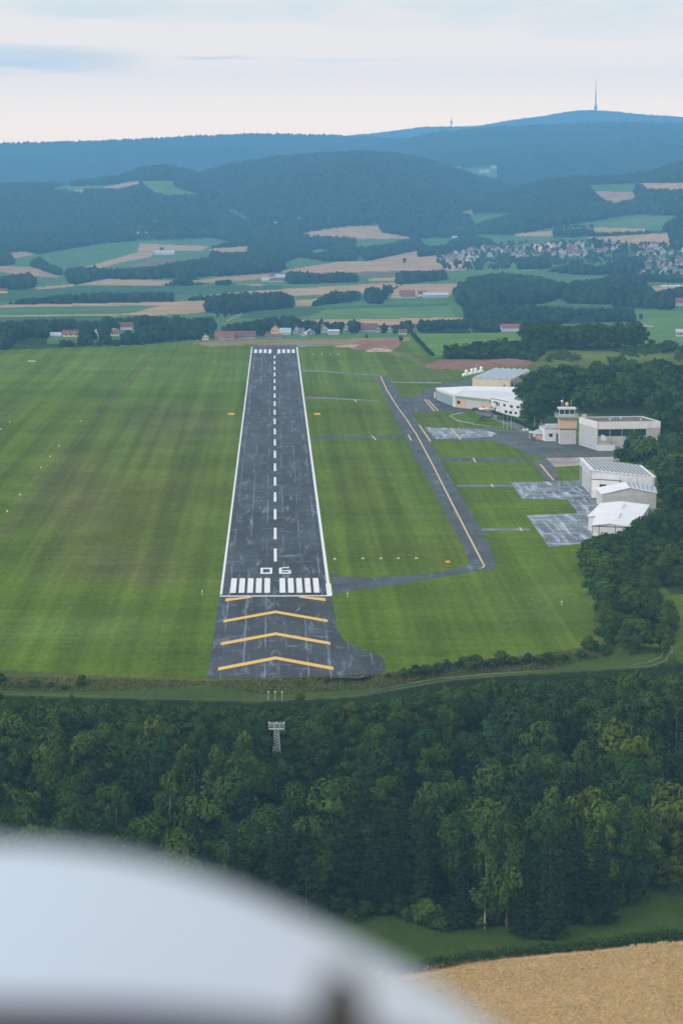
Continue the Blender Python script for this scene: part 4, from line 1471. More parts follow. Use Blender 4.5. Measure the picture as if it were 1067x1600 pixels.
def canopy(name, P, hgt, rad, tint, mat, fine):
    """rounded tree-tops, each one lumpy in its own way"""
    bv, bf = (V2, F2) if fine else (V1, F1)
    n, k = len(P), len(bv)
    g = np.random.default_rng(len(P))
    a = g.uniform(0, 6.28, n)
    c, s = np.cos(a)[:, None], np.sin(a)[:, None]
    lump = 1 + g.normal(0, .20 if fine else .16, (n, k))
    vx, vy, vz = bv[:, 0][None] * lump, bv[:, 1][None] * lump, bv[:, 2][None] * lump
    x = P[:, 0:1] + (vx * c - vy * s) * rad[:, None]
    y = P[:, 1:2] + (vx * s + vy * c) * rad[:, None]
    z = P[:, 2:3] + (hgt * .5)[:, None] + vz * (hgt * .56)[:, None]
    v = np.stack([x, y, z], -1).reshape(-1, 3)
    f = (bf[None] + (np.arange(n) * k)[:, None, None]).reshape(-1, 3)
    me = raw_mesh(name, v, f, [mat], None, True)
    t = np.clip(tint[:, None] + g.normal(0, .10, (n, k)), 0, 1)
    attr(me, 'tint', 'FLOAT', t)
    o = bpy.data.objects.new(name, me)
    COL.objects.link(o)
    return o


# how far up the picture the woodland goes on above each place (limits tree height beside fields)
runlen = np.zeros((NYR, NXR), np.int16)
for j in range(1, NYR):
    runlen[j] = np.where(LC_FOR[j], runlen[j - 1] + 1, 0)
skyfor = LC_FOR[:30].any(axis=0)
cell = np.zeros(Dg.shape)
cell[:-1, :-1] = (np.diff(Dg, axis=0)[:, :-1]) * (np.diff(AXg, axis=1)[:-1]) * Dg[:-1, :-1]
spc = np.interp(Dg, [2000, 3000, 5000, 8000, 11000], [9.0, 10.0, 11.0, 13.5, 17.0])
want = np.where(FORg & (Dg > 1800) & (Dg < 10800), cell / spc ** 2, 0.0)
# only where the picture could look
want[:, (cols_px < -60) | (cols_px > 1130)] *= .35
cnt = rng.poisson(want)
jj, ii = np.nonzero(cnt)
rep = cnt[jj, ii]
jj, ii = np.repeat(jj, rep), np.repeat(ii, rep)
ok = (jj < nr - 1) & (ii < nc - 1)
jj, ii = jj[ok], ii[ok]
u, w = rng.uniform(0, 1, len(jj)), rng.uniform(0, 1, len(jj))
td = Dg[jj, ii] + u * (Dg[jj + 1, ii] - Dg[jj, ii])
ta = AXg[jj, ii] + w * (AXg[jj, ii + 1] - AXg[jj, ii])
tx, tz = ta * td, terrain(ta, td)
tpx, tpy = topix(tx, td, tz)
qi, qj = lookup(tpx, tpy)
avail = runlen[qj, qi] * td / F
hh = rng.uniform(6, 17.5, len(td)) * np.where(td < 2900, .62, 1.0)
patch = np.sin(tx / 37.0 + td / 61.0) + np.sin(tx / 19.0 - td / 43.0) + np.sin(tx / 11.0 + 1.3)
hh = np.where((td < 2900) & (patch < -.35), 0.0, hh) * np.where(td > 6000, .9, 1.0)
hh = np.where(avail < 900, np.minimum(hh, avail * 1.15 + 1.5), hh)
keep = hh > 3.0
print('far trees', len(hh), keep.sum())
Pf = np.stack([tx, td, tz], -1)[keep]
hh = hh[keep]
rr = np.clip(hh * rng.uniform(.34, .5, len(hh)), 1.6, 7.5) * np.interp(Pf[:, 1], [4000, 9000], [1.0, 1.25])
tt = rng.uniform(.05, .75, len(hh))
near = Pf[:, 1] < 3600
for nm, lab, sel, fine in (('valley_woods', 'dark hedges and tree belts round the houses behind the runway', near, True), ('hill_woods', 'far dark forest covering the hills and copses across the valley', ~near, False)):
    o = canopy(nm, Pf[sel], hh[sel], rr[sel], tt[sel], M['leaf_far'], fine)
    tag(o, kind='stuff', label=lab)
# tree-tops along the far ridge lines
RV = []
for D, kk, ww, rax, rz in RIDGES[:3]:
    a0 = np.linspace(rax[0] + .01, rax[-1] - .01, 1500) if D < 16000 else np.linspace(-.01, .13, 500)
    for q in a0:
        if abs(q) < .16:
            d = D + random.uniform(-80, 60)
            RV.append((q * d, d, float(terrain(q, d)), random.uniform(9, 26) * (1.0 if D < 16000 else .7)))
RV = np.array(RV)
RV[:, 2] -= RV[:, 3] * .34
o = canopy('ridge_woods', RV[:, :3], RV[:, 3], RV[:, 3] * .34, rng.uniform(.1, .6, len(RV)), M['leaf_far'], False)
tag(o, kind='stuff', label='jagged line of treetops along the far blue ridges')

# ------------------------------------------------------------------ airfield buildings
def XY(px, d):
    return ((px - 533.5) / F * d, d)


def lerp(a, b, t):
    return (a[0] + (b[0] - a[0]) * t, a[1] + (b[1] - a[1]) * t)


def walls(name, fp, z1, mat, parent, z0=-.3):
    return MB().prism(fp, z0, z1).build(name, mat, parent)


def sheet(name, pts, th, mat, parent):
    """roof plate: polygon of 3-D points with thickness"""
    n = len(pts)
    ar = sum(pts[i][0] * pts[(i + 1) % n][1] - pts[(i + 1) % n][0] * pts[i][1] for i in range(n))
    if ar < 0:
        pts = pts[::-1]
    v = [(p[0], p[1], p[2]) for p in pts] + [(p[0], p[1], p[2] + th) for p in pts]
    f = [tuple(range(n - 1, -1, -1)), tuple(range(n, 2 * n))] + [(i, (i + 1) % n, n + (i + 1) % n, n + i) for i in range(n)]
    return obj(name, v, f, mat, parent)


# nearest hangar: long, low gable, stepped on its left
FL, FR, BR, BL = XY(928, 846), XY(992.5, 841), XY(1016, 898), XY(943, 903)
S1 = lerp(FL, BL, .40)
vx = (BL[0] - FL[0], BL[1] - FL[1])
fr_u = (FR[0] - FL[0], FR[1] - FL[1])
S2 = (S1[0] - fr_u[0] * .20, S1[1] - fr_u[1] * .20)
BL2 = (BL[0] - fr_u[0] * .02, BL[1])
h = thing('hangar', 'nearest white gabled hangar with two rooflight boxes and a stepped left side', 'hangar', (FL[0], FL[1], 0))
RF, RB = lerp(FL, FR, .42), lerp(BL, BR, .42)
walls('wall', [FL, FR, BR, BL], 4.6, M['white_metal'], h)
walls('side_bay', [S2, lerp(S1, FR, .06), lerp(BL, BR, .1), BL2], 4.3, M['white_metal'], h)
mbb = MB()
mbb.add([(FL[0], FL[1], 4.6), (FR[0], FR[1], 4.6), (RF[0], RF[1], 5.35)] + [(FL[0] + .01, FL[1] + .3, 4.6), (FR[0] + .01, FR[1] + .3, 4.6), (RF[0] + .01, RF[1] + .3, 5.35)], [(0, 1, 2), (5, 4, 3), (0, 3, 4, 1), (1, 4, 5, 2), (2, 5, 3, 0)])
mbb.build('gable', M['white_metal'], h)
rf = sheet('roof', [(FL[0] - .4, FL[1] - .5, 4.62), (RF[0], RF[1] - .5, 5.4), (RB[0], RB[1] + .4, 5.4), (BL[0] - .2, BL[1] + .4, 4.62), (BL2[0] - .4, BL2[1] + .4, 4.45), (S2[0] - .4, S2[1] - .3, 4.4), (S1[0] - .3, S1[1] - .3, 4.62)], .22, M['roof_white'], h)
sheet('roof', [(RF[0], RF[1] - .5, 5.41), (FR[0] + .5, FR[1] - .5, 4.6), (BR[0] + .5, BR[1] + .4, 4.6), (RB[0], RB[1] + .4, 5.41)], .22, M['roof_white'], h)
for t0, t1, s0, s1 in ((.23, .46, .36, .56), (.66, .86, .34, .52)):
    q = [lerp(lerp(FL, FR, s), lerp(BL, BR, s), t) for s, t in ((s0, t0), (s1, t0), (s1, t1), (s0, t1))]
    MB().prism(q, 5.2, 5.95).build('rooflight', M['roof_white'], h)
tr = MB()
for t in (.165, .565):
    tr.panel(FL, FR, t - .008, t + .008, 0, 5.0)
tr.panel(FL, FR, -.004, .006, 0, 4.7)
tr.panel(FL, FR, .985, 1.004, 0, 4.6)
tr.build('wall_joint', M['dark_trim'], h)
MB().panel(FL, FR, -.006, 1.006, 4.42, 4.66, .1, .09).build('eaves_trim', M['dark_trim'], h)
MB().panel(FL, FR, .02, .13, .1, 2.3, .1, .06).build('door', M['white'], h)
for i in range(6):
    t0 = .03 + i * .163
    MB().panel(FR, BR, t0, t0 + .125, .1, 3.9, .1, .05).build('hangar_door', M['blue_door'], h)
    MB().panel(FR, BR, t0 + .05, t0 + .10, 2.2, 3.5, .1, .10).build('window', M['white' if i % 2 else 'glass'], h)

# middle shed
A, B2, C2, D2 = XY(943, 925), XY(1028, 928), XY(1026, 946), XY(934, 943)
h = thing('storage_shed', 'pale shed with half ribbed roof squeezed between the two larger white hangars', 'shed', (A[0], A[1], 0))
PF, PB = lerp(A, B2, .5), lerp(D2, C2, .48)
walls('wall', [A, B2, C2, D2], 5.0, M['pale_wall'], h)
MB().add([(A[0], A[1], 5.0), (B2[0], B2[1], 5.0), (PF[0], PF[1], 7.0), (A[0], A[1] + .3, 5.0), (B2[0], B2[1] + .3, 5.0), (PF[0], PF[1] + .3, 7.0)], [(0, 1, 2), (5, 4, 3), (0, 3, 4, 1), (1, 4, 5, 2), (2, 5, 3, 0)]).build('gable', M['pale_wall'], h)
sheet('roof', [(A[0] - .3, A[1] - .3, 5.02), (PF[0], PF[1] - .3, 7.05), (PB[0], PB[1] + .3, 7.05), (D2[0] - .3, D2[1] + .3, 5.02)], .2, M['roof_white'], h)
r2 = sheet('roof', [(PF[0], PF[1] - .3, 7.06), (B2[0] + .3, B2[1] - .3, 5.0), (C2[0] + .3, C2[1] + .3, 5.0), (PB[0], PB[1] + .3, 7.06)], .2, M['roof_grey'], h)
st = MB()
for i in range(6):
    t = .08 + i * .155
    a, b = lerp(PF, B2, t), lerp(PB, C2, t)
    a2, b2 = lerp(PF, B2, t + .06), lerp(PB, C2, t + .06)
    za, zb = 7.27 - 2.06 * t, 7.27 - 2.06 * (t + .06)
    st.add([(a[0], a[1] + 3.5, za), (a2[0], a2[1] + 3.5, zb), (b2[0], b2[1], zb), (b[0], b[1], za), (a[0], a[1] + 3.5, za + .12), (a2[0], a2[1] + 3.5, zb + .12), (b2[0], b2[1], zb + .12), (b[0], b[1], za + .12)],
           [(3, 2, 1, 0), (4, 5, 6, 7), (0, 1, 5, 4), (1, 2, 6, 5), (2, 3, 7, 6), (3, 0, 4, 7)])
st.build('roof_rib', M['skylight'], h)
MB().panel(A, B2, .0, 1.0, 4.75, 5.0, .1, .06).build('eaves_trim', M['white'], h)
MB().panel(A, B2, .55, .56, 0, 4.7, .1, .03).build('wall_joint', M['grey_door'], h)

# big white hangar with ribbed roof
A, B2, C2, D2 = XY(925.5, 965), XY(1025, 955), XY(1003, 992), XY(907.5, 1006)
h = thing('hangar', 'tall white hangar whose sloping roof carries many dark parallel ribs', 'hangar', (A[0], A[1], 0))
zl, zr = 9.0, 7.6
MB().prism([A, B2, C2, D2], -.3, [zl, zr, zr, zl]).build('wall', M['white_metal'], h)
sheet('roof', [(A[0] - .3, A[1] - .5, zl + .03), (B2[0] + .4, B2[1] - .5, zr + .03), (C2[0] + .4, C2[1] + .3, zr + .03), (D2[0] - .3, D2[1] + .3, zl + .03)], .25, M['roof_white'], h)
for i in range(14):
    t = .055 + i * .066
    a, a2, b, b2 = lerp(A, B2, t), lerp(A, B2, t + .034), lerp(D2, C2, t), lerp(D2, C2, t + .034)
    z1, z2 = zl + .29 - (zl - zr) * t, zl + .29 - (zl - zr) * (t + .034)
    MB().add([(a[0], a[1] + .4, z1), (a2[0], a2[1] + .4, z2), (b2[0], b2[1], z2), (b[0], b[1], z1), (a[0], a[1] + .4, z1 + .22), (a2[0], a2[1] + .4, z2 + .22), (b2[0], b2[1], z2 + .22), (b[0], b[1], z1 + .22)],
             [(3, 2, 1, 0), (4, 5, 6, 7), (0, 1, 5, 4), (1, 2, 6, 5), (2, 3, 7, 6), (3, 0, 4, 7)]).build('roof_rib', M['skylight'], h)
MB().panel(A, B2, 0, 1, 7.1, 7.3, .1, .04).build('eaves_trim', M['white'], h)
for q in (.45, .72, .97):
    p = lerp(A, B2, q)
    MB().tube((p[0], p[1] - .15, .1), (p[0], p[1] - .15, 7.2), .07, n=6).build('downpipe', M['grey_door'], h)
MB().panel(D2, A, .84, .92, .1, 2.3, .1, .10).build('side_door', M['blue_door'], h)
# left front: sliding doors under a white band
MB().panel(D2, A, .16, .93, .1, 6.1, .1, .06).build('hangar_door', M['grey_door'], h)
MB().panel(D2, A, .06, .17, .1, 6.6, .1, .10).build('hangar_door', M['dark_trim'], h)
MB().panel(D2, A, .975, 1.0, 0, 9.0, .1, .08).build('corner_post', M['dark_trim'], h)
MB().panel(A, B2, .985, 1.005, 0, 7.6, .1, .06).build('corner_post', M['blue_door'], h)
E1, E2 = (A[0] - .1, A[1] - 4.2), (A[0] + 9.0, A[1] - 8.6)
an = MB().prism([E1, E2, (E2[0] + .6, E2[1] + 4.1), (A[0] + .1, A[1] - .05)], -.3, 6.2).build('office_annex', M['white'], h)
MB().panel(E1, E2, -.01, 1.02, 6.2, 6.45, .4, .12).build('annex_roof_edge', M['dark_trim'], h)
MB().panel(E1, E2, .28, .54, 3.2, 4.7, .1, .05).build('window', M['glass'], h)
MB().panel(E1, E2, .86, .97, 3.7, 4.8, .1, .05).build('window', M['glass'], h)
MB().prism([(E1[0] - .4, E1[1] - 2.2), (E1[0] + 2.0, E1[1] - 3.0), (E1[0] + 2.3, E1[1] - .9), (E1[0] - .1, E1[1] - .05)], -.3, 2.6).build('entrance_porch', M['white'], h)

# grey hangar with the window band, beside the tower
A, B2, C2, D2 = XY(934, 1124), XY(1032.6, 1127), XY(1003, 1151), XY(905.5, 1147)
h = thing('hangar', 'large grey flat-roofed hangar with a band of four dark windows', 'hangar', (A[0], A[1], 0))
walls('wall', [A, B2, C2, D2], 9.1, M['concrete_wall'], h)
def grow(fp, k):
    cx = sum(p[0] for p in fp) / len(fp)
    cy = sum(p[1] for p in fp) / len(fp)
    return [(p[0] + k * math.copysign(1, p[0] - cx), p[1] + k * math.copysign(1, p[1] - cy)) for p in fp]
FP = [A, B2, C2, D2]
MB().prism(grow(FP, .12), 9.1, 11.5).build('parapet', M['white'], h)
MB().prism(grow(FP, -.55), 11.3, 11.56).build('roof', M['bitumen'], h)
rim = MB()
GP = grow(FP, .14)
for i in range(4):
    a, b = GP[i], GP[(i + 1) % 4]
    rim.panel(a, b, 0, 1, 11.48, 11.78, .55, .0)
rim.build('roof_edge', M['white'], h)
for i in range(4):
    t0 = .015 + i * .192
    MB().panel(A, B2, t0, t0 + .182, 5.9, 8.75, .1, .04).build('window', M['glass'], h)
MB().panel(A, B2, 0, .79, 8.75, 9.1, .1, .06).build('window_lintel', M['white'], h)
for i in range(3):
    t0 = .02 + i * .325
    MB().panel(D2, A, t0, t0 + .315, .3, 8.6, .1, .05).build('hangar_door', M['grey_door'], h)
MB().panel(D2, A, .0, 1.0, 5.2, 5.5, .1, .09).build('door_rail', M['pale_wall'], h)
MB().panel(D2, A, .0, 1.0, 1.3, 1.55, .1, .09).build('door_rail', M['blue_door'], h)
lo = (A[0] - .1, A[1] - 1.6)
MB().prism([lo, (A[0] + 7.2, A[1] - 1.4), (A[0] + 7.2, A[1] - .03), (A[0] - .1, A[1] - .03)], -.3, 2.35).build('lean_to', M['white'], h)
MB().prism([(D2[0] + 1.0, D2[1] - 2.2), (D2[0] + 3.0, D2[1] - 2.1), (D2[0] + 3.0, D2[1] - .8), (D2[0] + 1.0, D2[1] - .8)], 11.5, 13.0).build('chimney', M['concrete_wall'], h)
for q, r_ in ((.3, .35), (.55, .6), (.78, .3), (.45, .75)):
    p = lerp(lerp(A, B2, q), lerp(D2, C2, q), r_)
    MB().lathe((p[0], p[1], 11.5), [(.35, 0), (.35, .5), (.5, .55), (.5, .75), (.1, .9)], 10).build('roof_vent', M['galv'], h)
for q in (.0, .83):
    p = lerp(A, B2, q)
    MB().tube((p[0] + .15, p[1] - .22, .1), (p[0] + .15, p[1] - .22, 11.4), .07, n=6).build('downpipe', M['grey_door'], h)
# white dish in front of the wall
x, y = A[0] + 2.1, A[1] - 1.0
t = thing('satellite_dish', 'white tilted dish on a pole by the grey hangar windows', 'satellite dish', (x, y, 2.3))
MB().tube((x + 1.0, y, 2.3), (x + .9, y, 4.4), .08).build('pole', M['galv'], t)
dv, df_ = [], []
for j in range(5):
    for i in range(14):
        a = 2 * math.pi * i / 14
        r = 1.35 * j / 4
        dv.append((x + .35 + r * math.cos(a) * .85 - .25 * r * math.sin(a), y - .35 + .25 * (r / 1.35) ** 2 * -1, 5.3 + r * math.sin(a)))
for j in range(4):
    for i in range(14):
        df_.append((j * 14 + i, j * 14 + (i + 1) % 14, (j + 1) * 14 + (i + 1) % 14, (j + 1) * 14 + i))
dish = obj('dish', dv, df_, M['white'], t, True)
sm = dish.modifiers.new('thick', 'SOLIDIFY')
sm.thickness = .08

# control tower
A, B2 = XY(875.5, 1150), XY(901, 1150)
h = thing('control_tower', 'control tower with salmon upper storey, glazed cabin and gallery', 'tower', (A[0], A[1], 0))
MB().box(A[0], B2[0], 1150, 1158, -.3, 6.2).build('base_block', M['pale_wall'], h)
MB().box(A[0] - .15, B2[0] + .15, 1149.8, 1158.2, 6.2, 6.55).build('base_roof', M['dark_trim'], h)
MB().box(A[0] - .3, A[0] + 6.6, 1150.6, 1157, 6.5, 11.2).build('tower_shaft', M['orange_wall'], h)
MB().box(A[0] + 6.6, A[0] + 7.1, 1150.7, 1156, 6.5, 11.2).build('drain_shaft', M['white'], h)
MB().box(A[0] - 1.6, A[0] + 7.6, 1149.0, 1158, 11.2, 11.5).build('gallery', M['blue_door'], h)
rl = MB()
gx0, gx1, gy0, gy1 = A[0] - 1.55, A[0] + 7.55, 1149.05, 1157.9
for z in (11.9, 12.3, 12.6):
    rl.tube((gx0, gy0, z), (gx1, gy0, z), .05, n=5).tube((gx0, gy1, z), (gx1, gy1, z), .05, n=5).tube((gx0, gy0, z), (gx0, gy1, z), .05, n=5).tube((gx1, gy0, z), (gx1, gy1, z), .05, n=5)
for i in range(8):
    q = gx0 + (gx1 - gx0) * i / 7
    rl.tube((q, gy0, 11.5), (q, gy0, 12.6), .05, n=5).tube((q, gy1, 11.5), (q, gy1, 12.6), .05, n=5)
rl.build('railing', M['galv'], h)
MB().box(A[0] - .2, A[0] + 6.3, 1150.8, 1156.6, 11.5, 12.7).build('cabin_wall', M['roof_steel'], h)
MB().box(A[0] - .1, A[0] + 6.2, 1150.9, 1156.5, 12.7, 14.6).build('cabin_glazing', M['glass'], h)
ps = MB()
for q in (A[0] - .15, A[0] + 2.0, A[0] + 4.1, A[0] + 6.15):
    ps.box(q - .09, q + .09, 1150.78, 1150.98, 12.7, 14.6)
ps.build('cabin_post', M['white'], h)
MB().box(A[0] - .7, A[0] + 6.8, 1150.2, 1157.2, 14.6, 15.2).build('cabin_roof', M['white_metal'], h)
bc = MB().lathe((A[0] + 3.1, 1153.5, 15.2), [(.3, 0), (.3, .8), (.6, .9), (.7, 1.7), (.45, 2.1), (.1, 2.3)]).build('beacon', M['house_orange'], h, True)
MB().tube((A[0] + 1.0, 1154, 15.2), (A[0] + 1.0, 1154, 17.6), .06).lathe((A[0] + 1.0, 1154, 17.3), [(.1, 0), (.45, .3), (.5, .6), (.3, 1.0), (.05, 1.1)]).build('radar_ball', M['white'], h, True)
an = MB()
for q, z0, z1 in ((A[0] + 7.4, 11.6, 15.6), (A[0] + 4.9, 15.2, 18.5), (A[0] + 1.6, 15.2, 19.6), (A[0] - 1.4, 11.6, 14.2)):
    an.tube((q, 1153, z0), (q, 1153, z1), .05, n=5)
an.build('antenna', M['galv'], h)
MB().panel((A[0], 1150), (B2[0], 1150), .05, .95, 4.6, 4.75, .1, .03).build('wall_joint', M['grey_door'], h)

A, B2 = XY(852, 1163), XY(875.3, 1163)
h = thing('office_building', 'small white flat-roofed office with dark door beside the control tower', 'building', (A[0], A[1], 0))
walls('wall', [A, B2, (B2[0], 1171), (A[0] - 1.5, 1175)], 5.3, M['white'], h)
MB().prism([(A[0] - .2, A[1] - .2), (B2[0] - .1, A[1] - .2), (B2[0] - .1, 1171), (A[0] - 1.7, 1175.2)], 5.3, 5.6).build('roof', M['roof_steel'], h)
MB().panel(A, B2, .28, .52, 1.9, 3.3, .1, .04).build('window', M['glass'], h)
MB().panel(A, B2, .76, .98, .1, 3.3, .1, .04).build('door', M['dark_trim'], h)
MB().panel(A, B2, .60, 1.0, 3.6, 3.8, .1, .7).build('door_canopy', M['white_metal'], h)
rl = MB()
for z in (6.0, 6.4, 6.8):
    rl.tube((A[0] + .2, 1163.2, z), (B2[0] - .5, 1163.2, z), .05, n=5).tube((A[0] + .2, 1163.2, z), (A[0] - 1.0, 1174, z), .05, n=5)
for i in range(7):
    q = A[0] + .2 + i * .9
    rl.tube((q, 1163.2, 5.6), (q, 1163.2, 6.8), .05, n=5)
rl.build('railing', M['galv'], h)
MB().box(A[0] + .4, B2[0] - .8, 1166, 1168.5, 5.6, 7.0).build('roof_plant', M['white_metal'], h)
A, B2 = XY(838, 1168), XY(850, 1168)
h = thing('shed', 'tiny salmon-walled shed with blue-grey hipped roof left of the white office', 'shed', (A[0], A[1], 0))
walls('wall', [A, B2, (B2[0], 1175), (A[0], 1175)], 2.6, M['orange_wall'], h)
rv = [(A[0] - 1.2, 1167.3, 2.6), (B2[0] + .5, 1167.3, 2.6), (B2[0] + .5, 1176, 2.6), (A[0] - 1.2, 1176, 2.6), (A[0] + .6, 1170.5, 4.5), (B2[0] - .8, 1170.5, 4.5)]
obj('roof', rv, [(3, 2, 1, 0), (0, 1, 5, 4), (1, 2, 5), (2, 3, 4, 5), (3, 0, 4)], M['roof_steel'], h)
MB().box(A[0] - 2.6, A[0] - .9, 1169, 1176, 2.9, 3.1).tube((A[0] - 2.4, 1169.2, 0), (A[0] - 2.4, 1169.2, 2.9), .07).tube((A[0] - 2.4, 1175.6, 0), (A[0] - 2.4, 1175.6, 2.9), .07).build('carport', M['white_metal'], h)
MB().box(A[0] - 1.4, A[0] - .3, 1166.2, 1167.4, 0, 1.5).build('storage_locker', M['dark_trim'], h)

# old hangar row at the far apron
A, B2, C2, D2, E3 = (47.5, 1378), (55.2, 1334), (71, 1312), (96, 1332), (92, 1384)
h = thing('workshop_hangar', 'long pale-roofed hangar with grey-blue doors, tan front and green fascia', 'hangar', (A[0], A[1], 0))
walls('wall', [A, B2, C2, D2, E3], 5.2, M['tan_wall'], h)
sheet('roof', [(A[0] - .5, A[1] + .4, 5.6), (B2[0] - .5, B2[1] - .6, 5.6), (60, 1358, 6.1), (64, 1384, 6.0)], .45, M['roof_white'], h)
sheet('roof', [(B2[0] - .5, B2[1] - .6, 5.55), (C2[0], C2[1] - .6, 5.55), (D2[0], D2[1], 5.55), (74, 1352, 6.3), (60, 1358, 6.05)], .4, M['white_metal'], h)
sheet('roof', [(60, 1358, 6.0), (74, 1352, 6.25), (D2[0], D2[1], 5.5), (E3[0], E3[1], 5.6), (64, 1384, 6.0)], .4, M['roof_white'], h)
for i in range(5):
    MB().panel(A, B2, .03 + i * .168, .03 + i * .168 + .164, .1, 4.6, .1, .06).build('hangar_door', M['blue_door'], h)
MB().panel(A, B2, -.01, 1.0, 4.75, 5.6, .1, .10).build('door_head', M['white'], h)
MB().panel(A, B2, .88, 1.0, .0, 4.75, .1, .09).build('corner_pier', M['white'], h)
MB().panel(B2, C2, .0, 1.0, 4.3, 5.5, .1, .10).build('fascia', M['green_fascia'], h)
MB().panel(B2, C2, .32, .72, 2.9, 4.25, .1, .06).build('window', M['house_white'], h)
MB().panel(B2, C2, .32, .72, .1, 2.8, .1, .05).build('gate', M['grey_door'], h)
MB().panel(B2, C2, .05, .14, 1.8, 3.4, .1, .05).build('window', M['glass'], h)
A, B2, C2, D2 = (71.2, 1311), (83.2, 1277), (91, 1281), (83, 1318)
h = thing('clubhouse', 'white two-storey clubhouse with small dark windows and balcony parasol by the dark tree', 'building', (A[0], A[1], 0))
walls('wall', [A, B2, C2, D2], 6.1, M['white'], h)
sheet('roof', [(A[0], A[1], 6.1), (B2[0], B2[1] - .4, 6.1), (C2[0], C2[1], 6.1), (D2[0], D2[1], 6.1)], .3, M['roof_white'], h)
MB().panel(A, B2, 0, 1, 6.1, 6.42, .1, .08).build('roof_edge', M['dark_trim'], h)
for t0, t1, z0, z1 in ((.42, .50, 3.7, 4.9), (.64, .74, 3.7, 4.9), (.86, .95, 4.0, 5.2), (.47, .56, .8, 2.0), (.62, .71, .8, 2.0), (.20, .24, 3.2, 5.0), (.26, .29, 3.2, 5.0), (.12, .17, 1.0, 2.2), (.80, .88, 1.2, 2.2)):
    MB().panel(A, B2, t0, t1, z0, z1, .1, .04).build('window', M['glass'], h)
MB().panel(A, B2, .03, .34, 2.9, 3.1, .1, 1.6).build('balcony', M['pale_wall'], h)
MB().panel(A, B2, .68, .84, 3.1, 3.25, .1, .9).build('window_canopy', M['white_metal'], h)
MB().box(83, 84.6, 1296, 1298, 6.4, 7.5).build('chimney', M['roof_dark'], h)
p = lerp(A, B2, .2)
t = thing('parasol', 'dark open parasol on the clubhouse balcony', 'parasol', (p[0] - .9, p[1] - .2, 3.1))
MB().tube((p[0] - .9, p[1] - .2, 3.1), (p[0] - .9, p[1] - .2, 5.2), .04).build('pole', M['galv'], t)
MB().lathe((p[0] - .9, p[1] - .2, 4.85), [(1.7, 0), (1.68, .06), (.9, .38), (.05, .6)], 8).build('canopy', M['car_dark'], t)

A, B2, C2, D2 = XY(738, 1439), XY(797, 1428), XY(828, 1496), XY(773, 1506)
h = thing('hangar', 'cream-walled hangar with six-ridged grey roof beyond the clubhouse', 'hangar', (A[0], A[1], 0))
walls('wall', [A, B2, C2, D2], 6.2, M['cream_wall'], h)
MB().panel(A, B2, -.01, 1.01, 6.2, 6.55, .1, .12).build('eaves_trim', M['white'], h)
n6 = 6
for i in range(n6):
    t0, t1 = i / n6, (i + 1) / n6
    tm = t0 + (t1 - t0) * .35
    v = []
    for (q, z) in ((t0, 6.3), (tm, 7.5), (t1, 6.3)):
        a, b = lerp(A, B2, q), lerp(D2, C2, q)
        v += [(a[0], a[1] - .3, z), (b[0], b[1] + .3, z)]
    obj('roof_bay', v, [(0, 2, 3, 1), (2, 4, 5, 3), (0, 4, 2), (1, 3, 5), (0, 1, 5, 4)], M['roof_steel'], h)
for i in range(7):
    MB().panel(B2, C2, .05 + i * .13, .05 + i * .13 + .09, 3.4, 5.4, .1, .05).build('window', M['house_white'], h)

# bales, boards, small airfield things -----------------------------------------------------------------
ORD = ['first', 'second', 'third', 'fourth', 'fifth', 'sixth', 'seventh', 'eighth', 'ninth', 'tenth', 'eleventh', 'twelfth', 'thirteenth', 'fourteenth', 'fifteenth', 'sixteenth', 'seventeenth', 'eighteenth', 'nineteenth', 'twentieth']
bm_ = None
for i in range(11):
    px = 724 + i * 2.9
    x, y, _ = G(px, 588.5 - i * .62)
    o = MB().lathe((x, y, 0), [(.5, 0), (.82, .25), (.9, .9), (.82, 1.55), (.5, 1.8)], 12).build('wrapped_bale', M['bale'], None, True)
    tag(o, 'white wrapped bale, %s from the left in the row beside the cream hangar' % ORD[i], 'bale', 'white wrapped bales beside the cream hangar')
    if i in (1, 4, 6, 9):
        o = MB().lathe((x + .5, y + 1.2, 1.75), [(.5, 0), (.82, .25), (.9, .9), (.82, 1.55), (.5, 1.8)], 12).build('wrapped_bale', M['bale'], None, True)
        tag(o, 'white wrapped bale lying on top of the row, %s upper one from the left' % ORD[(1, 4, 6, 9).index(i)], 'bale', 'white wrapped bales beside the cream hangar')

x, y, _ = G(679, 623)
t = thing('marker_board', 'tall white upright board at the left end of the long hangar', 'sign', (x, y, 0))
MB().box(x - .45, x + .45, y - .08, y + .08, .3, 3.4).build('board', M['white'], t)
MB().box(x - .35, x - .25, y + .09, y + .19, 0, 3.0).box(x + .25, x + .35, y + .09, y + .19, 0, 3.0).build('post', M['galv'], t)


def board(name, label, px, py, w, hh, mat, group=None, cat='sign', lift=.25):
    x, y, _ = G(px, py)
    t = thing(name, label, cat, (x, y, 0), group)
    MB().box(x - w / 2, x + w / 2, y - .06, y + .06, lift, lift + hh).build('panel', mat, t)
    for s in (-1, 1):
        MB().box(x + s * w * .38 - .05, x + s * w * .38 + .05, y + .065, y + .17, 0, lift + hh * .8).build('leg', M['galv'], t)
    return t


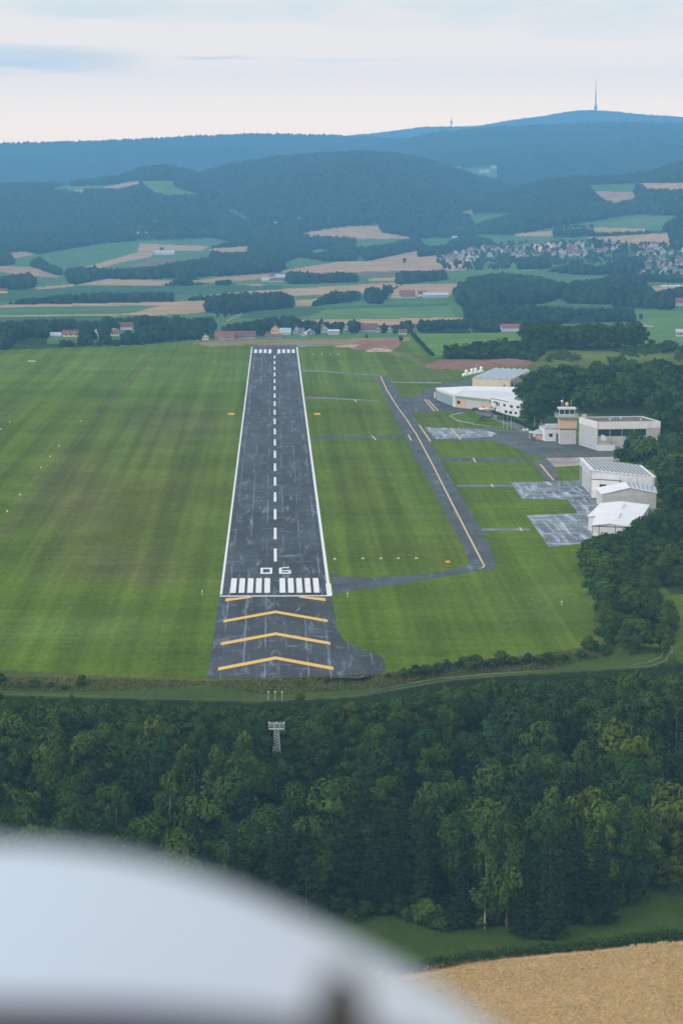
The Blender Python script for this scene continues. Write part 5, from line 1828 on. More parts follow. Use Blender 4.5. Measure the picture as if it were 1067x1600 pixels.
board('distance_board', 'orange board in the grass left of the runway', 361.5, 649, 2.9, .9, M['yellow_board'], 'orange boards flanking the runway')
board('distance_board', 'orange board in the grass right of the runway', 495.6, 649, 2.9, .9, M['yellow_board'], 'orange boards flanking the runway')
board('taxiway_sign', 'yellow sign in the grass by the taxiway corner', 699.5, 880.5, 1.3, .6, M['yellow_board'])
for i, px in enumerate((523, 567, 595, 622)):
    pass
for i, (px, py) in enumerate([(523, 875.5), (567, 874.5), (595, 874.5), (622, 874.5), (650, 874.5)]):
    x, y, _ = G(px, py)
    t = thing('approach_slope_light', 'small white light unit in the grass right of the runway number, %s from the runway' % ORD[i], 'light', (x, y, 0), 'approach slope light units')
    MB().box(x - .38, x + .38, y - .3, y + .3, .3, .58).build('housing', M['lamp_white'], t)
    for s in (-1, 1):
        MB().tube((x + s * .38, y, 0), (x + s * .38, y, .36), .05, n=6).build('leg', M['galv'], t)
MK = [(2, 671), (16, 660), (127, 658.5), (93, 697), (79, 713.5), (64.5, 731), (32, 773.5), (12, 799.5)]
for i, (px, py) in enumerate(sorted(MK)):
    x, y, _ = G(px, py)
    t = thing('boundary_marker', 'small white marker cone on the left grass, %s from the left edge' % ORD[i], 'marker', (x, y, 0), 'white strip markers on the left grass')
    MB().lathe((x, y, 0), [(.36, 0), (.36, .06), (.22, .1), (.05, .5)], 10).build('cone', M['lamp_white'], t)
    MB().lathe((x, y, .5), [(.07, 0), (.07, .1)], 8).build('tip', M['galv'], t)
x, y, _ = G(50, 564.5)
t = thing('ground_panel', 'flat white panel lying on the far left grass', 'marker', (x, y, 0))
MB().box(x - 2.2, x + 2.2, y - 1, y + 1, .05, .3).build('panel', M['lamp_white'], t)
MB().box(x - 2.3, x + 2.3, y - 1.1, y + 1.1, 0, .05).build('base', M['galv'], t)
EL = [(316, 929.5), (543, 933.5), (877, 946.5), (622.5, 873)]
for i, (px, py) in enumerate(EL[:3]):
    x, y, _ = G(px, py)
    t = thing('edge_light', ['slim white light post in grass just left of the runway threshold', 'slim white light post in grass just right of the runway threshold', 'lone white light post in the grass near the shrub belt'][i], 'light', (x, y, 0))
    MB().tube((x, y, 0), (x, y, .9), .07, n=6).build('post', M['lamp_white'], t)
    MB().lathe((x, y, .9), [(.16, 0), (.2, .2), (.08, .38)], 8).build('lamp', M['lamp_white'], t)
for i in range(4):
    px = 490 + i * 13
    x, y, _ = G(px, 555)
    t = thing('edge_light', 'tiny white light far right of the runway end, %s from the runway' % ORD[i], 'light', (x, y, 0), 'lights by the far runway end')
    MB().tube((x, y, 0), (x, y, .5), .12, n=6).build('post', M['lamp_white'], t)
    MB().lathe((x, y, .5), [(.3, 0), (.3, .3), (.1, .5)], 8).build('lamp', M['lamp_white'], t)
for i, px in enumerate((818, 823)):
    x, y, _ = G(px, 673)
    o = MB().lathe((x, y, -.1), [(.5, 0), (.75, .35), (.6, .8), (.2, 1.05)], 9).build('boulder', M['stone'], None, True)
    tag(o, 'pale boulder on the grass edge, %s of the pair left of the salmon shed' % ('left' if i == 0 else 'right'), 'boulder', 'pair of pale boulders')
for i, (px, py, hh) in enumerate(((786, 669, 5.6), (792, 670, 5.8), (798, 671, 6.0), (834.5, 668, 9.0))):
    x, y, _ = G(px, py)
    t = thing('flagpole', ['bare thin pole in the grass before the clubhouse, %s from the left' % ORD[i], 'taller bare pole beside the salmon shed roof'][i == 3], 'pole', (x, y, 0), 'bare poles near the clubhouse')
    MB().tube((x, y, 0), (x, y, hh), .09, .05, 6).build('shaft', M['galv'], t)
    MB().lathe((x, y, hh), [(.05, 0), (.12, .1), (.05, .2)], 6).build('finial', M['galv'], t)
# clipped hedge / fence along the clubhouse path
for pts, hh, w, nm, lab in [([(768, 645), (785, 651), (800, 657), (815, 664), (838, 674)], 1.3, 1.0, 'hedge', 'low dark hedge along the path in front of the clubhouse'),
                            ([(643.5, 521.3), (652, 532), (664, 545), (675, 556)], 1.6, 1.6, 'hedge', 'thin dark hedge running down the far bright meadow')]:
    P = [np.array(G(*p)[:2]) for p in pts]
    hv, ht = [], []
    for a, b in zip(P[:-1], P[1:]):
        n = int(np.linalg.norm(b - a) * 26)
        tt = rng.uniform(0, 1, n)[:, None]
        q = a + (b - a) * tt
        c = np.stack([q[:, 0] + rng.normal(0, w * .4, n), q[:, 1] + rng.normal(0, w * .4, n), rng.uniform(.05, hh, n)], 1)
        hv.append(quads_from(c, rng.normal(size=(n, 3)) + np.array([0, -.5, .8]), .35 * rng.uniform(.6, 1.3, n), .7, rng))
        ht.append(np.repeat(np.clip(rng.normal(.35, .2, n), 0, 1), 4))
    me = crown_mesh(nm, (np.concatenate(hv), np.concatenate(ht)), M['leaf_broad'])
    o = bpy.data.objects.new(nm, me)
    COL.objects.link(o)
    tag(o, lab, 'hedge')

# clipped hedge between the clearing and the wheat, draped on the slope
P = [np.array(hit(*p)[:2]) for p in [(600, 1526), (735, 1503), (820, 1493), (900, 1485), (980, 1476), (1067, 1468), (1200, 1452)]]
hv, ht = [], []
for a, b in zip(P[:-1], P[1:]):
    n = int(np.linalg.norm(b - a) * 170)
    tt = rng.uniform(0, 1, n)[:, None]
    q = a + (b - a) * tt
    top = 1.75 + .2 * np.sin(q[:, 0] * .9) + .15 * np.sin(q[:, 0] * 2.3)
    c = np.stack([q[:, 0] + rng.normal(0, .2, n), q[:, 1] + rng.normal(0, .55, n), np.sqrt(rng.uniform(0, 1, n)) * top], 1)
    c[:, 2] += terrain(c[:, 0] / c[:, 1], c[:, 1])
    hv.append(quads_from(c, rng.normal(size=(n, 3)) * .6 + np.array([0, -.4, .8]), .2 * rng.uniform(.6, 1.3, n), .7, rng))
    ht.append(np.repeat(np.clip(rng.normal(.35, .2, n), 0, 1), 4))
me = crown_mesh('hedge', (np.concatenate(hv), np.concatenate(ht)), M['leaf_broad'])
o = bpy.data.objects.new('hedge', me)
COL.objects.link(o)
tag(o, 'dark clipped hedge between the grass clearing and the wheat field', 'hedge')
# wheat and rough grass as standing blades
def blades(name, lab, poly, n, hgt, w, mat, spread=.25, rows=None):
    Q = [hit(*p)[:2] for p in poly]
    xs, ys = [p[0] for p in Q], [p[1] for p in Q]
    x, y = rng.uniform(min(xs), max(xs), n * 3), rng.uniform(min(ys), max(ys), n * 3)
    if rows:
        y = y + .25 * np.sin(y * 6.283 / rows) * rows
    k = inside(Q, x, y)
    x, y = x[k][:n], y[k][:n]
    z = terrain(x / y, y)
    n = len(x)
    hh = hgt * rng.uniform(.6, 1.25, n)
    a = rng.uniform(0, 6.28, n)
    dx, dy = np.cos(a) * w, np.sin(a) * w
    lx, ly = rng.normal(0, spread, n) * hh, rng.normal(0, spread, n) * hh
    v = np.stack([np.stack([x - dx, y - dy, z - .02], 1), np.stack([x + dx, y + dy, z - .02], 1), np.stack([x + dx * .6 + lx, y + dy * .6 + ly, z + hh], 1), np.stack([x - dx * .6 + lx, y - dy * .6 + ly, z + hh], 1)], 1).reshape(-1, 3)
    t = np.repeat(np.clip(rng.normal(.5, .22, n), 0, 1), 4)
    me = crown_mesh(name, (v, t), mat)
    o = bpy.data.objects.new(name, me)
    COL.objects.link(o)
    tag(o, lab, kind='stuff')


M['wheat'] = leaf_mat('ripe_wheat', (.60, .42, .235), (.70, .50, .30), (1.0, 1.0, 1.0), .35)

blades('wheat', 'ripe golden wheat below the hedge', [(600, 1540), (740, 1507), (900, 1492), (1067, 1476), (1300, 1455), (1300, 1690), (600, 1690)], 70000, .35, .07, M['wheat'], 1.1, None)
blades('rough_grass', 'long straw-coloured grass on the bank below the runway', [(-60, 1051), (330, 1066), (600, 1054), (700, 1037), (850, 1024), (950, 1008), (955, 1022), (850, 1046), (700, 1056), (600, 1076), (430, 1086), (150, 1081), (-60, 1078)], 26000, .5, .14, M['straw'], .9)

# approach lighting: mast and three short poles
x, y, z = G(430, 1139)[0], 567.0, zat(G(430, 1139)[0], 567.0)
zt = H + float(ray(430, 1139)[1]) * y
t = thing('light_mast', 'grey steel lattice mast with three white lamps rising from the trees', 'mast', (x, y, z))
m = MB()
leg = lambda sx, sy, f: (x + sx * (.78 - .38 * f), y + sy * (.78 - .38 * f), z - .3 + (zt - z + .3) * f)
for sx in (-1, 1):
    for sy in (-1, 1):
        MB().tube(leg(sx, sy, 0), leg(sx, sy, 1), .075, n=6).build('leg', M['galv'], t)
n = 9
for i in range(n):
    f0, f1 = i / n, (i + 1) / n
    for (a, b) in (((-1, -1), (1, -1)), ((1, -1), (1, 1)), ((1, 1), (-1, 1)), ((-1, 1), (-1, -1))):
        m.tube(leg(*a, f0), leg(*b, f1), .035, n=5).tube(leg(*a, f1), leg(*b, f1), .03, n=5)
m.build('bracing', M['galv'], t)
MB().box(x - 1.62, x + 1.62, y - .6, y + .6, zt, zt + .12).box(x - 1.62, x + 1.62, y - .66, y - .6, zt, zt + .36).build('platform', M['galv'], t)
r = MB()
for zz in (.65, 1.0, 1.3):
    r.tube((x - 1.6, y - .6, zt + zz), (x + 1.6, y - .6, zt + zz), .03, n=5).tube((x - 1.6, y + .6, zt + zz), (x + 1.6, y + .6, zt + zz), .03, n=5)
for q in (-1.6, -.55, .55, 1.6):
    r.tube((x + q, y - .6, zt), (x + q, y - .6, zt + 1.3), .035, n=5).tube((x + q, y + .6, zt), (x + q, y + .6, zt + 1.3), .035, n=5)
r.tube((x - .5, y, zt), (x + .1, y, zt + 1.3), .03, n=5).build('railing', M['galv'], t)
for q in (-1.55, 0, 1.55):
    l = MB().lathe((x + q, y - .6, zt + 1.28), [(.06, 0), (.16, .12), (.17, .26), (.06, .36)], 10).build('lamp', M['lamp_white'], t)
for i, px in enumerate((419.4, 430, 440.7)):
    x, y, z = hit(px, 1095)
    zt = H + float(ray(px, 1082)[1]) * y
    t = thing('approach_light', 'short white light pole by the track above the mast, %s' % ('leftmost of three', 'middle of three', 'rightmost of three')[i], 'light', (x, y, z), 'short approach light poles')
    MB().tube((x, y, z - .2), (x, y, zt), .05, .045, 7).build('pole', M['lamp_white'], t)
    MB().lathe((x, y, zt), [(.07, -.05), (.17, .05), (.17, .2), (.06, .3)], 9).build('lamp', M['lamp_white'], t)


# vehicles and parked aircraft -------------------------------------------------------------------------
def loft(path, n=12):
    """body of rings along x: (x, zc, half width, half height)"""
    v, f = [], []
    for (px, zc, hw, hh) in path:
        for i in range(n):
            a = 2 * math.pi * i / n
            v.append((px, math.cos(a) * hw, zc + math.sin(a) * hh))
    for j in range(len(path) - 1):
        for i in range(n):
            f.append((j * n + i, j * n + (i + 1) % n, (j + 1) * n + (i + 1) % n, (j + 1) * n + i))
    f.append(tuple(range(n - 1, -1, -1)))
    f.append(tuple(range((len(path) - 1) * n, len(path) * n)))
    return v, f


def put(name, v, f, mat, root, smooth=False):
    me = raw_mesh(name, v, f, [mat], None, smooth)
    o = bpy.data.objects.new(name, me)
    COL.objects.link(o)
    o.parent = root
    return o


def light_plane(label, x, y, rz, body, wing, tail, span=9.6, biplane=False):
    t = thing('light_aircraft', label, 'aircraft', (x, y, .05))
    t.rotation_euler = (0, 0, rz)
    put('fuselage', *loft([(-4.2, 1.5, .08, .12), (-2.4, 1.45, .26, .34), (-.8, 1.4, .52, .62), (.6, 1.35, .56, .66), (1.8, 1.25, .48, .50), (2.6, 1.2, .38, .40), (2.85, 1.2, .14, .15)]), body, t, True)
    put('canopy', *loft([(-.9, 1.95, .12, .08), (-.4, 2.0, .42, .26), (.5, 1.98, .44, .30), (1.1, 1.8, .3, .12)]), M['glass'], t, True)
    for s in (-1, 1):
        v, f = MB().prism([(-.55, .3 * s), (.75, .3 * s), (.55, s * span / 2), (-.35, s * span / 2)], 1.12, 1.28).v, None
        b = MB().prism([(-.55, .3 * s), (.75, .3 * s), (.55, s * span / 2), (-.35, s * span / 2)], 1.12, 1.28)
        if biplane:
            b.prism([(-.35, .0), (.95, .0), (.8, s * span / 2), (-.2, s * span / 2)], 2.75, 2.88)
            for q in (.35, .8):
                b.tube((.2, s * span / 2 * q, 1.25), (.35, s * span / 2 * q, 2.78), .04, n=5)
        put('wing', b.v, b.f, wing, t)
        b = MB().prism([(-4.2, .05 * s), (-3.4, .05 * s), (-3.55, s * 1.6), (-4.15, s * 1.6)], 1.55, 1.63)
        put('tailplane', b.v, b.f, wing, t)
    b = MB().add([(-4.3, -.05, 1.5), (-3.3, -.05, 1.5), (-4.0, -.05, 2.9), (-4.55, -.05, 2.9), (-4.3, .05, 1.5), (-3.3, .05, 1.5), (-4.0, .05, 2.9), (-4.55, .05, 2.9)], [(0, 1, 2, 3), (7, 6, 5, 4), (0, 4, 5, 1), (1, 5, 6, 2), (2, 6, 7, 3), (3, 7, 4, 0)])
    put('tail_fin', b.v, b.f, tail, t)
    for (wx, wy) in ((.2, -1.1), (.2, 1.1), (2.1, 0)):
        b = MB().tube((wx, wy - .09, .28), (wx, wy + .09, .28), .28, n=12)
        w = put('wheel', b.v, b.f, M['black'], t)
        b = MB().tube((wx, wy, .28), (wx, wy * .45, 1.05), .05, n=6)
        put('wheel_strut', b.v, b.f, M['galv'], t)
    b = MB().box(2.86, 2.92, -.08, .08, .35, 2.05)
    put('propeller', b.v, b.f, M['black'], t)
    return t


x, y, _ = G(756, 643.2)
light_plane('white light aircraft with blue tail parked against the tan hangar front', x, y, R(150), M['white'], M['white'], M['blue_paint'], 8.6)
x, y, _ = G(756, 657.5)
light_plane('olive camouflaged biplane standing on the grass beside the looping path', x, y, R(200), M['olive'], M['olive'], M['olive'], 11, True)


def car(label, x, y, rz, paint, L=4.3):
    t = thing('parked_car', label, 'car', (x, y, .05))
    t.rotation_euler = (0, 0, rz)
    prof = [(-L / 2, .35), (-L / 2 + .05, .85), (-L / 2 + .5, .98), (-.95, 1.42), (.35, 1.45), (1.05, .98), (L / 2 - .2, .82), (L / 2, .6), (L / 2, .35)]
    n = len(prof)
    v = [(p[0], s * (.86 if p[1] < 1.1 else .68), p[1]) for s in (-1, 1) for p in prof]
    f = [tuple(range(n)), tuple(range(2 * n - 1, n - 1, -1))] + [(i, i + n, (i + 1) % n + n, (i + 1) % n) for i in range(n)]
    b = put('body', v, f, paint, t)
    bv = b.modifiers.new('soft', 'BEVEL')
    bv.width, bv.segments = .07, 2
    for s in (-1, 1):
        g = MB().add([(-1.1, s * .80, 1.0), (.75, s * .80, 1.0), (.3, s * .70, 1.38), (-.85, s * .70, 1.38), (-1.1, s * .83, 1.0), (.75, s * .83, 1.0), (.3, s * .73, 1.38), (-.85, s * .73, 1.38)], [(0, 1, 2, 3), (7, 6, 5, 4), (0, 4, 5, 1), (1, 5, 6, 2), (2, 6, 7, 3), (3, 7, 4, 0)])
        put('window', g.v, g.f, M['glass'], t)
        for wx in (-1.3, 1.3):
            w = MB().tube((wx, s * .72, .31), (wx, s * .9, .31), .31, n=14)
            put('wheel', w.v, w.f, M['black'], t)
        q = MB().box(L / 2 - .1, L / 2 + .02, s * .6 - .15, s * .6 + .15, .6, .76)
        put('headlight', q.v, q.f, M['lamp_white'], t)
    return t


x, y, _ = G(967, 706.5)
car('dark estate car parked in front of the grey hangar wall', x, y, R(5), M['car_dark'], 4.7)
x, y, _ = G(743, 641.5)
car('dark car parked by the tan hangar gate', x, y, R(-15), M['car_dark'])
x, y, _ = G(838, 684)
car('white car parked beside the salmon shed', x, y, R(-70), M['white'])
for i, (px, py, s) in enumerate([(779, 655, 1.6), (785, 656.5, 2.2), (793, 659, 2.6), (789, 657, 1.5)]):
    x, y, _ = G(px, py)
    plant('bush', x, y, s, .7, 0)
# earth heaps at the far building site
M['earth'] = surf('red_brown_earth', (.17, .085, .06), .95, .3, .25, bump=.4)
M['earth_pale'] = surf('pale_rubble', (.34, .24, .18), .95, .25, .25, bump=.4)
for i, (px, py, w, hh, lab, mk) in enumerate([(690, 574, 9, 1.8, 'low red earth heap at the left end of the dug strip', 'earth'), (718, 577, 6, 1.6, 'small dark earth heap on the grass before the dug strip', 'earth'), (575, 544, 12, 2.6, 'red-brown earth heap beyond the right side of the runway end', 'earth'),
                                              (592, 548, 9, 2.0, 'pale rubble heap beyond the right side of the runway end', 'earth_pale'), (548, 541, 10, 1.0, 'long low pale heap close to the runway end', 'earth_pale'), (740, 570, 14, 2.0, 'long red earth bank behind the white bales', 'earth'), (800, 566, 14, 2.0, 'red earth bank behind the cream hangar roof', 'earth')]):
    x, y, _ = G(px, py)
    v, f = [], []
    n, k = 7, 16
    for j in range(n):
        r = 1 - j / (n - 1)
        for q in range(k):
            a = 6.283 * q / k
            wob = 1 + .15 * math.sin(3 * a + i) + .1 * math.sin(5 * a + 2 * i + j)
            v.append((x + w * r * wob * math.cos(a), y + w * 1.6 * r * wob * math.sin(a), -.1 + hh * (1 - r ** 1.6) * (1 + .15 * math.sin(a * 2 + j))))
    for j in range(n - 1):
        for q in range(k):
            f.append((j * k + q, j * k + (q + 1) % k, (j + 1) * k + (q + 1) % k, (j + 1) * k + q))
    o = obj('earth_heap', v, f, M[mk], None, True)
    tag(o, lab, 'earth heap')

# ------------------------------------------------------------------ houses across the valley
def house_meshes(L, W, hw, hr, wall, roof):
    """gabled house: walls with gables, two roof slabs with eaves, chimney"""
    w = MB().add([(-L / 2, -W / 2, -2), (L / 2, -W / 2, -2), (L / 2, W / 2, -2), (-L / 2, W / 2, -2), (-L / 2, -W / 2, hw), (L / 2, -W / 2, hw), (L / 2, W / 2, hw), (-L / 2, W / 2, hw), (-L / 2, 0, hw + hr), (L / 2, 0, hw + hr)],
                 [(3, 2, 1, 0), (0, 1, 5, 4), (2, 3, 7, 6), (1, 2, 6, 9, 5), (3, 0, 4, 8, 7), (4, 5, 9, 8), (6, 7, 8, 9)])
    e = .6
    k = hr / (W / 2)
    r = MB()
    for s in (-1, 1):
        y0, z0 = s * (W / 2 + e), hw - k * e + .08
        v = [(-L / 2 - e, y0, z0), (L / 2 + e, y0, z0), (L / 2 + e, 0, hw + hr + .08), (-L / 2 - e, 0, hw + hr + .08)]
        v += [(a, b, c + .25) for a, b, c in v]
        f = [(3, 2, 1, 0), (4, 5, 6, 7), (0, 1, 5, 4), (1, 2, 6, 5), (2, 3, 7, 6), (3, 0, 4, 7)]
        r.add(v, f if s < 0 else [q[::-1] for q in f])
    c = MB().box(L * .18, L * .18 + .9, -.45, .45, hw + hr * .6, hw + hr + 1.1)
    g = []
    for s in (-1, 1):
        for q in (-.3, 0, .3):
            g.append((L * q - .55, L * q + .55, s * (W / 2 - .02) - .06, s * (W / 2 - .02) + .06, hw * .45, hw * .45 + 1.3))
        for q in (-.22, .22):
            g.append((s * (L / 2 - .02) - .06, s * (L / 2 - .02) + .06, W * q - .5, W * q + .5, hw * .45, hw * .45 + 1.3))
    gm = []
    for q in g:
        m_ = MB().box(*q)
        gm.append(raw_mesh('window', m_.v, m_.f, [M['glass']]))
    return (raw_mesh('wall', w.v, w.f, [wall]), raw_mesh('roof', r.v, r.f, [roof]), raw_mesh('chimney', c.v, c.f, [M['roof_dark']]), gm)


WC = {'white': 'house_white', 'cream': 'house_cream', 'orange': 'house_orange', 'grey': 'house_grey', 'steel': 'roof_steel'}
RC = {'red': 'roof_red', 'brown': 'roof_brown', 'dark': 'roof_dark', 'grey': 'roof_steel', 'white': 'roof_white'}
HM = {}
HOUSES = []


def house(x, y, z, L, W, hw, hr, wall, roof, rz, zone, detail=False, label=None, form='house'):
    key = (round(L), round(W), round(hw, 1), round(hr, 1), wall, roof)
    if key not in HM:
        HM[key] = house_meshes(round(L), round(W), round(hw, 1), round(hr, 1), M[WC[wall]], M[RC[roof]])
    o = bpy.data.objects.new(form, None)
    COL.objects.link(o)
    o.location = (x, y, z)
    o.rotation_euler = (0, 0, rz)
    kids = {}
    for nm, me in zip(('wall', 'roof', 'chimney', 'window'), HM[key]):
        if nm in ('chimney', 'window') and not detail:
            continue
        if nm == 'chimney' and form != 'house':
            continue
        for me_ in (me if nm == 'window' else [me]):
            c = bpy.data.objects.new(nm, me_)
            COL.objects.link(c)
            c.parent = kids['roof'] if nm == 'chimney' else o
            kids[nm] = c
    px, py = topix(x, y, z + hw)
    HOUSES.append([o, wall, roof, form, zone, float(px), float(py), label])
    return o


# behind the far runway end: px, foot row, width px, wall px, roof px, colours, gable to us, form
NEARH = [(321, 531, 9, 4, 5, 'cream', 'red', 1, 'house'), (352, 529.5, 30, 3, 8, 'white', 'red', 0, 'barn'), (348, 531.5, 5, 4, 2, 'white', 'red', 1, 'shed'), (384, 529, 30, 3, 8, 'grey', 'brown', 0, 'barn'),
         (430, 521.5, 13, 7, 6, 'orange', 'brown', 1, 'house'), (446, 523, 16, 4, 6, 'grey', 'grey', 0, 'barn'), (428, 527.5, 26, 2, 3, 'grey', 'brown', 0, 'barn'), (463, 521, 9, 5, 7, 'white', 'brown', 1, 'house'), (471, 523, 9, 4, 6, 'white', 'dark', 0, 'house'),
         (475, 525, 8, 3, 3, 'white', 'white', 1, 'shed'), (485, 522.5, 12, 3, 5, 'white', 'grey', 1, 'house'), (505, 519.5, 13, 6, 6, 'white', 'brown', 1, 'house'), (521, 523, 17, 6, 1, 'white', 'white', 0, 'garage'),
         (541, 516, 6, 5, 4, 'white', 'dark', 1, 'house'), (575, 518, 28, 4, 8, 'white', 'brown', 0, 'barn'), (590, 519, 7, 5, 4, 'white', 'brown', 1, 'house'), (608, 519, 9, 4, 5, 'white', 'dark', 1, 'house'), (797, 518, 30, 6, 5, 'grey', 'red', 0, 'barn'),
         (86, 527, 18, 3, 4, 'grey', 'grey', 0, 'shed'), (112, 526, 26, 4, 5, 'cream', 'red', 0, 'house'), (150, 525, 8, 5, 4, 'white', 'grey', 1, 'house'), (180, 525, 13, 6, 4, 'grey', 'red', 0, 'house'), (176, 520, 12, 3, 3, 'steel', 'grey', 0, 'shed'), (196, 515, 22, 5, 6, 'grey', 'brown', 0, 'barn'),
         (648, 515, 8, 4, 4, 'white', 'brown', 1, 'house'), (629, 522, 12, 3, 4, 'cream', 'brown', 0, 'house'), (1060, 478, 17, 6, 6, 'white', 'red', 0, 'barn'), (1062, 526, 12, 7, 4, 'white', 'grey', 0, 'house')]
for px, py, wp, hp, rp, wc, rc, gab, form in NEARH:
    d = None
    x, y, z = hit(px, py)
    if y < 2060 and px < 1000:
        y = 2130.0
        x = float(ray(px, py)[0]) * y
        zz = H + float(ray(px, py)[1]) * y
        z = max(zz, zat(x, y))
    m = y / F
    Wm, hw, hr = wp * m, hp * m * 1.05, rp * m
    if gab:
        house(x, y, z, 1.4 * Wm, Wm, hw, hr, wc, rc, R(90 + random.uniform(-14, 14)), 'near', form == 'house', None, form)
    else:
        house(x, y, z, Wm, max(6, min(.6 * Wm, 14)), hw, hr, wc, rc, R(random.uniform(-8, 8)), 'near', form == 'house', None, form)

# farms and single buildings in the fields
for px, py, wp, hp, rp, wc, rc, form, lab in [
    (258, 398, 30, 3, 3, 'grey', 'grey', 'farmhouse', 'low grey-roofed farm building with a lone tree above the purple field'), (636, 466, 22, 4, 8, 'white', 'red', 'farmhouse', 'red-roofed farmhouse with white walls at the stubble corner'),
    (680, 465, 38, 4, 4, 'white', 'grey', 'barn', 'long pale grey farm barn right of the red-roofed farmhouse'), (660, 463, 12, 4, 4, 'grey', 'brown', 'barn', 'brown barn squeezed between the red farmhouse and the long barn'),
    (415, 440, 12, 2, 4, 'white', 'grey', 'barn', 'pale farm barn at the left of the middle farm'), (440, 436, 18, 3, 4, 'white', 'grey', 'barn', 'grey-roofed barn of the middle farm'), (432, 440, 22, 2, 3, 'grey', 'brown', 'barn', 'brown-roofed low barn of the middle farm'), (425, 434, 10, 2, 3, 'cream', 'red', 'farmhouse', 'small red-roofed farmhouse of the middle farm'),
    (6, 458, 12, 4, 3, 'orange', 'brown', 'barn', 'orange barn at the left edge of the picture'), (773, 444, 16, 3, 2, 'white', 'white', 'barn', 'bright white flat barn on top of the round wood'), (803, 443, 8, 3, 3, 'white', 'grey', 'barn', 'pale barn peeping over the round wood'),
    (943, 448, 12, 2, 2, 'white', 'grey', 'barn', 'pale roof peeping above the right wood'), (917, 447, 8, 2, 2, 'white', 'grey', 'barn', 'small pale roof at the gap between the two woods'),
    (1037, 450, 8, 3, 1, 'white', 'white', 'tent', 'white tent by the stubble plot, leftmost of the row'), (1048, 450, 8, 3, 1, 'white', 'white', 'tent', 'white tent by the stubble plot, middle of the row'), (1058, 449, 7, 2, 1, 'white', 'white', 'tent', 'white tent by the stubble plot, rightmost of the row'),
    (660, 254, 9, 2, 3, 'white', 'red', 'house', 'red-roofed house on the high wooded slope'), (670, 256, 6, 2, 2, 'white', 'grey', 'house', 'small pale house on the high wooded slope'), (753, 271, 8, 3, 2, 'white', 'grey', 'house', 'white house in the high clearing, left one'), (761, 270, 7, 3, 2, 'white', 'grey', 'house', 'white house in the high clearing, middle one'),
    (771, 264, 8, 3, 2, 'white', 'grey', 'house', 'white house in the high clearing, upper right one'), (710, 376, 8, 3, 4, 'white', 'grey', 'house', 'white house alone above the village wood'), (431, 353, 4, 4, 2, 'white', 'grey', 'house', 'white cottage at the forest foot, left of the pair'), (440, 348, 4, 3, 2, 'white', 'grey', 'house', 'tiny white cottage at the forest foot, upper of the pair'),
    (464, 347, 9, 4, 3, 'white', 'grey', 'house', 'larger white house at the forest foot'), (292, 352, 5, 3, 2, 'white', 'grey', 'house', 'white house high in the left forest'), (306, 350, 6, 2, 3, 'white', 'brown', 'house', 'brown-roofed house high in the left forest'),
    (316, 366, 8, 4, 2, 'white', 'grey', 'house', 'white house at the left end of the long roofs under the forest'), (340, 364, 24, 1, 3, 'grey', 'brown', 'barn', 'long brownish roof under the forest'), (362, 363, 16, 1, 3, 'grey', 'brown', 'barn', 'shorter brownish roof under the forest, right of the long one')]:
    x, y, z = hit(px, py)
    m = y / F
    house(x, y, z, wp * m, max(6, min(.6 * wp * m, 14)), hp * m, rp * m, wc, rc, R(random.uniform(-10, 10)), 'farm', False, lab, form)
for i, px in enumerate((166, 176, 184, 189, 193, 203, 209, 219, 226)):
    x, y, z = hit(px, 369 - (i % 3))
    m = y / F
    house(x, y, z, random.uniform(5, 8) * m, 9, random.uniform(2.5, 4) * m, 1.6 * m, 'white', 'grey', R(random.uniform(-15, 15)), 'row')
VIL = [([(690, 408), (720, 394), (765, 388), (790, 396), (770, 409), (700, 414)], 25), ([(780, 390), (800, 384), (960, 382), (972, 394), (900, 407), (800, 406)], 46), ([(962, 390), (1000, 386), (1075, 384), (1075, 402), (990, 403)], 13), ([(984, 416), (1010, 408), (1075, 408), (1075, 432), (1005, 434)], 25)]
HG = []
for poly, nmax in VIL:
    xs, ys = [p[0] for p in poly], [p[1] for p in poly]
    n = 0
    for _ in range(4000):
        px, py = random.uniform(min(xs), max(xs)), random.uniform(min(ys), max(ys))
        if not inside(poly, np.array([px]), np.array([py]))[0]:
            continue
        if any(abs(px - a) < 6.2 and abs(py - b) < 3.2 for a, b in HG):
            continue
        HG.append((px, py))
        x, y, z = hit(px, py)
        m = y / F
        big = random.random() < .1
        wc = random.choice(['white'] * 6 + ['cream', 'grey'])
        house(x, y, z, (random.choice([15, 18]) if big else random.choice([10, 11, 13])), random.choice([8, 9, 10]), random.choice([4.5, 5.5]), random.choice([4.0, 5.0]), wc, random.choice(['brown', 'red', 'brown', 'dark', 'brown']), R(random.choice([0, 90, 90]) + random.uniform(-25, 25)), 'village')
        n += 1
        if n >= nmax:
            break
# garden trees among the village houses
P, hh = [], []
for poly, nmax in VIL:
    xs, ys = [p[0] for p in poly], [p[1] for p in poly]
    for _ in range(nmax * 9):
        px, py = random.uniform(min(xs) - 8, max(xs) + 8), random.uniform(min(ys) - 2, max(ys) + 8)
        if any(abs(px - a) < 3.5 and -1.0 < py - b < 4.5 for a, b in HG) and random.random() < .6:
            continue
        P.append(hit(px, py))
        hh.append(random.uniform(4, 9.5))
P, hh = np.array(P), np.array(hh)
o = canopy('garden_trees', P, hh, hh * .46, rng.uniform(.1, .7, len(hh)), M['leaf_far'], False)
tag(o, kind='stuff', label='dark garden trees among the houses of the far village')
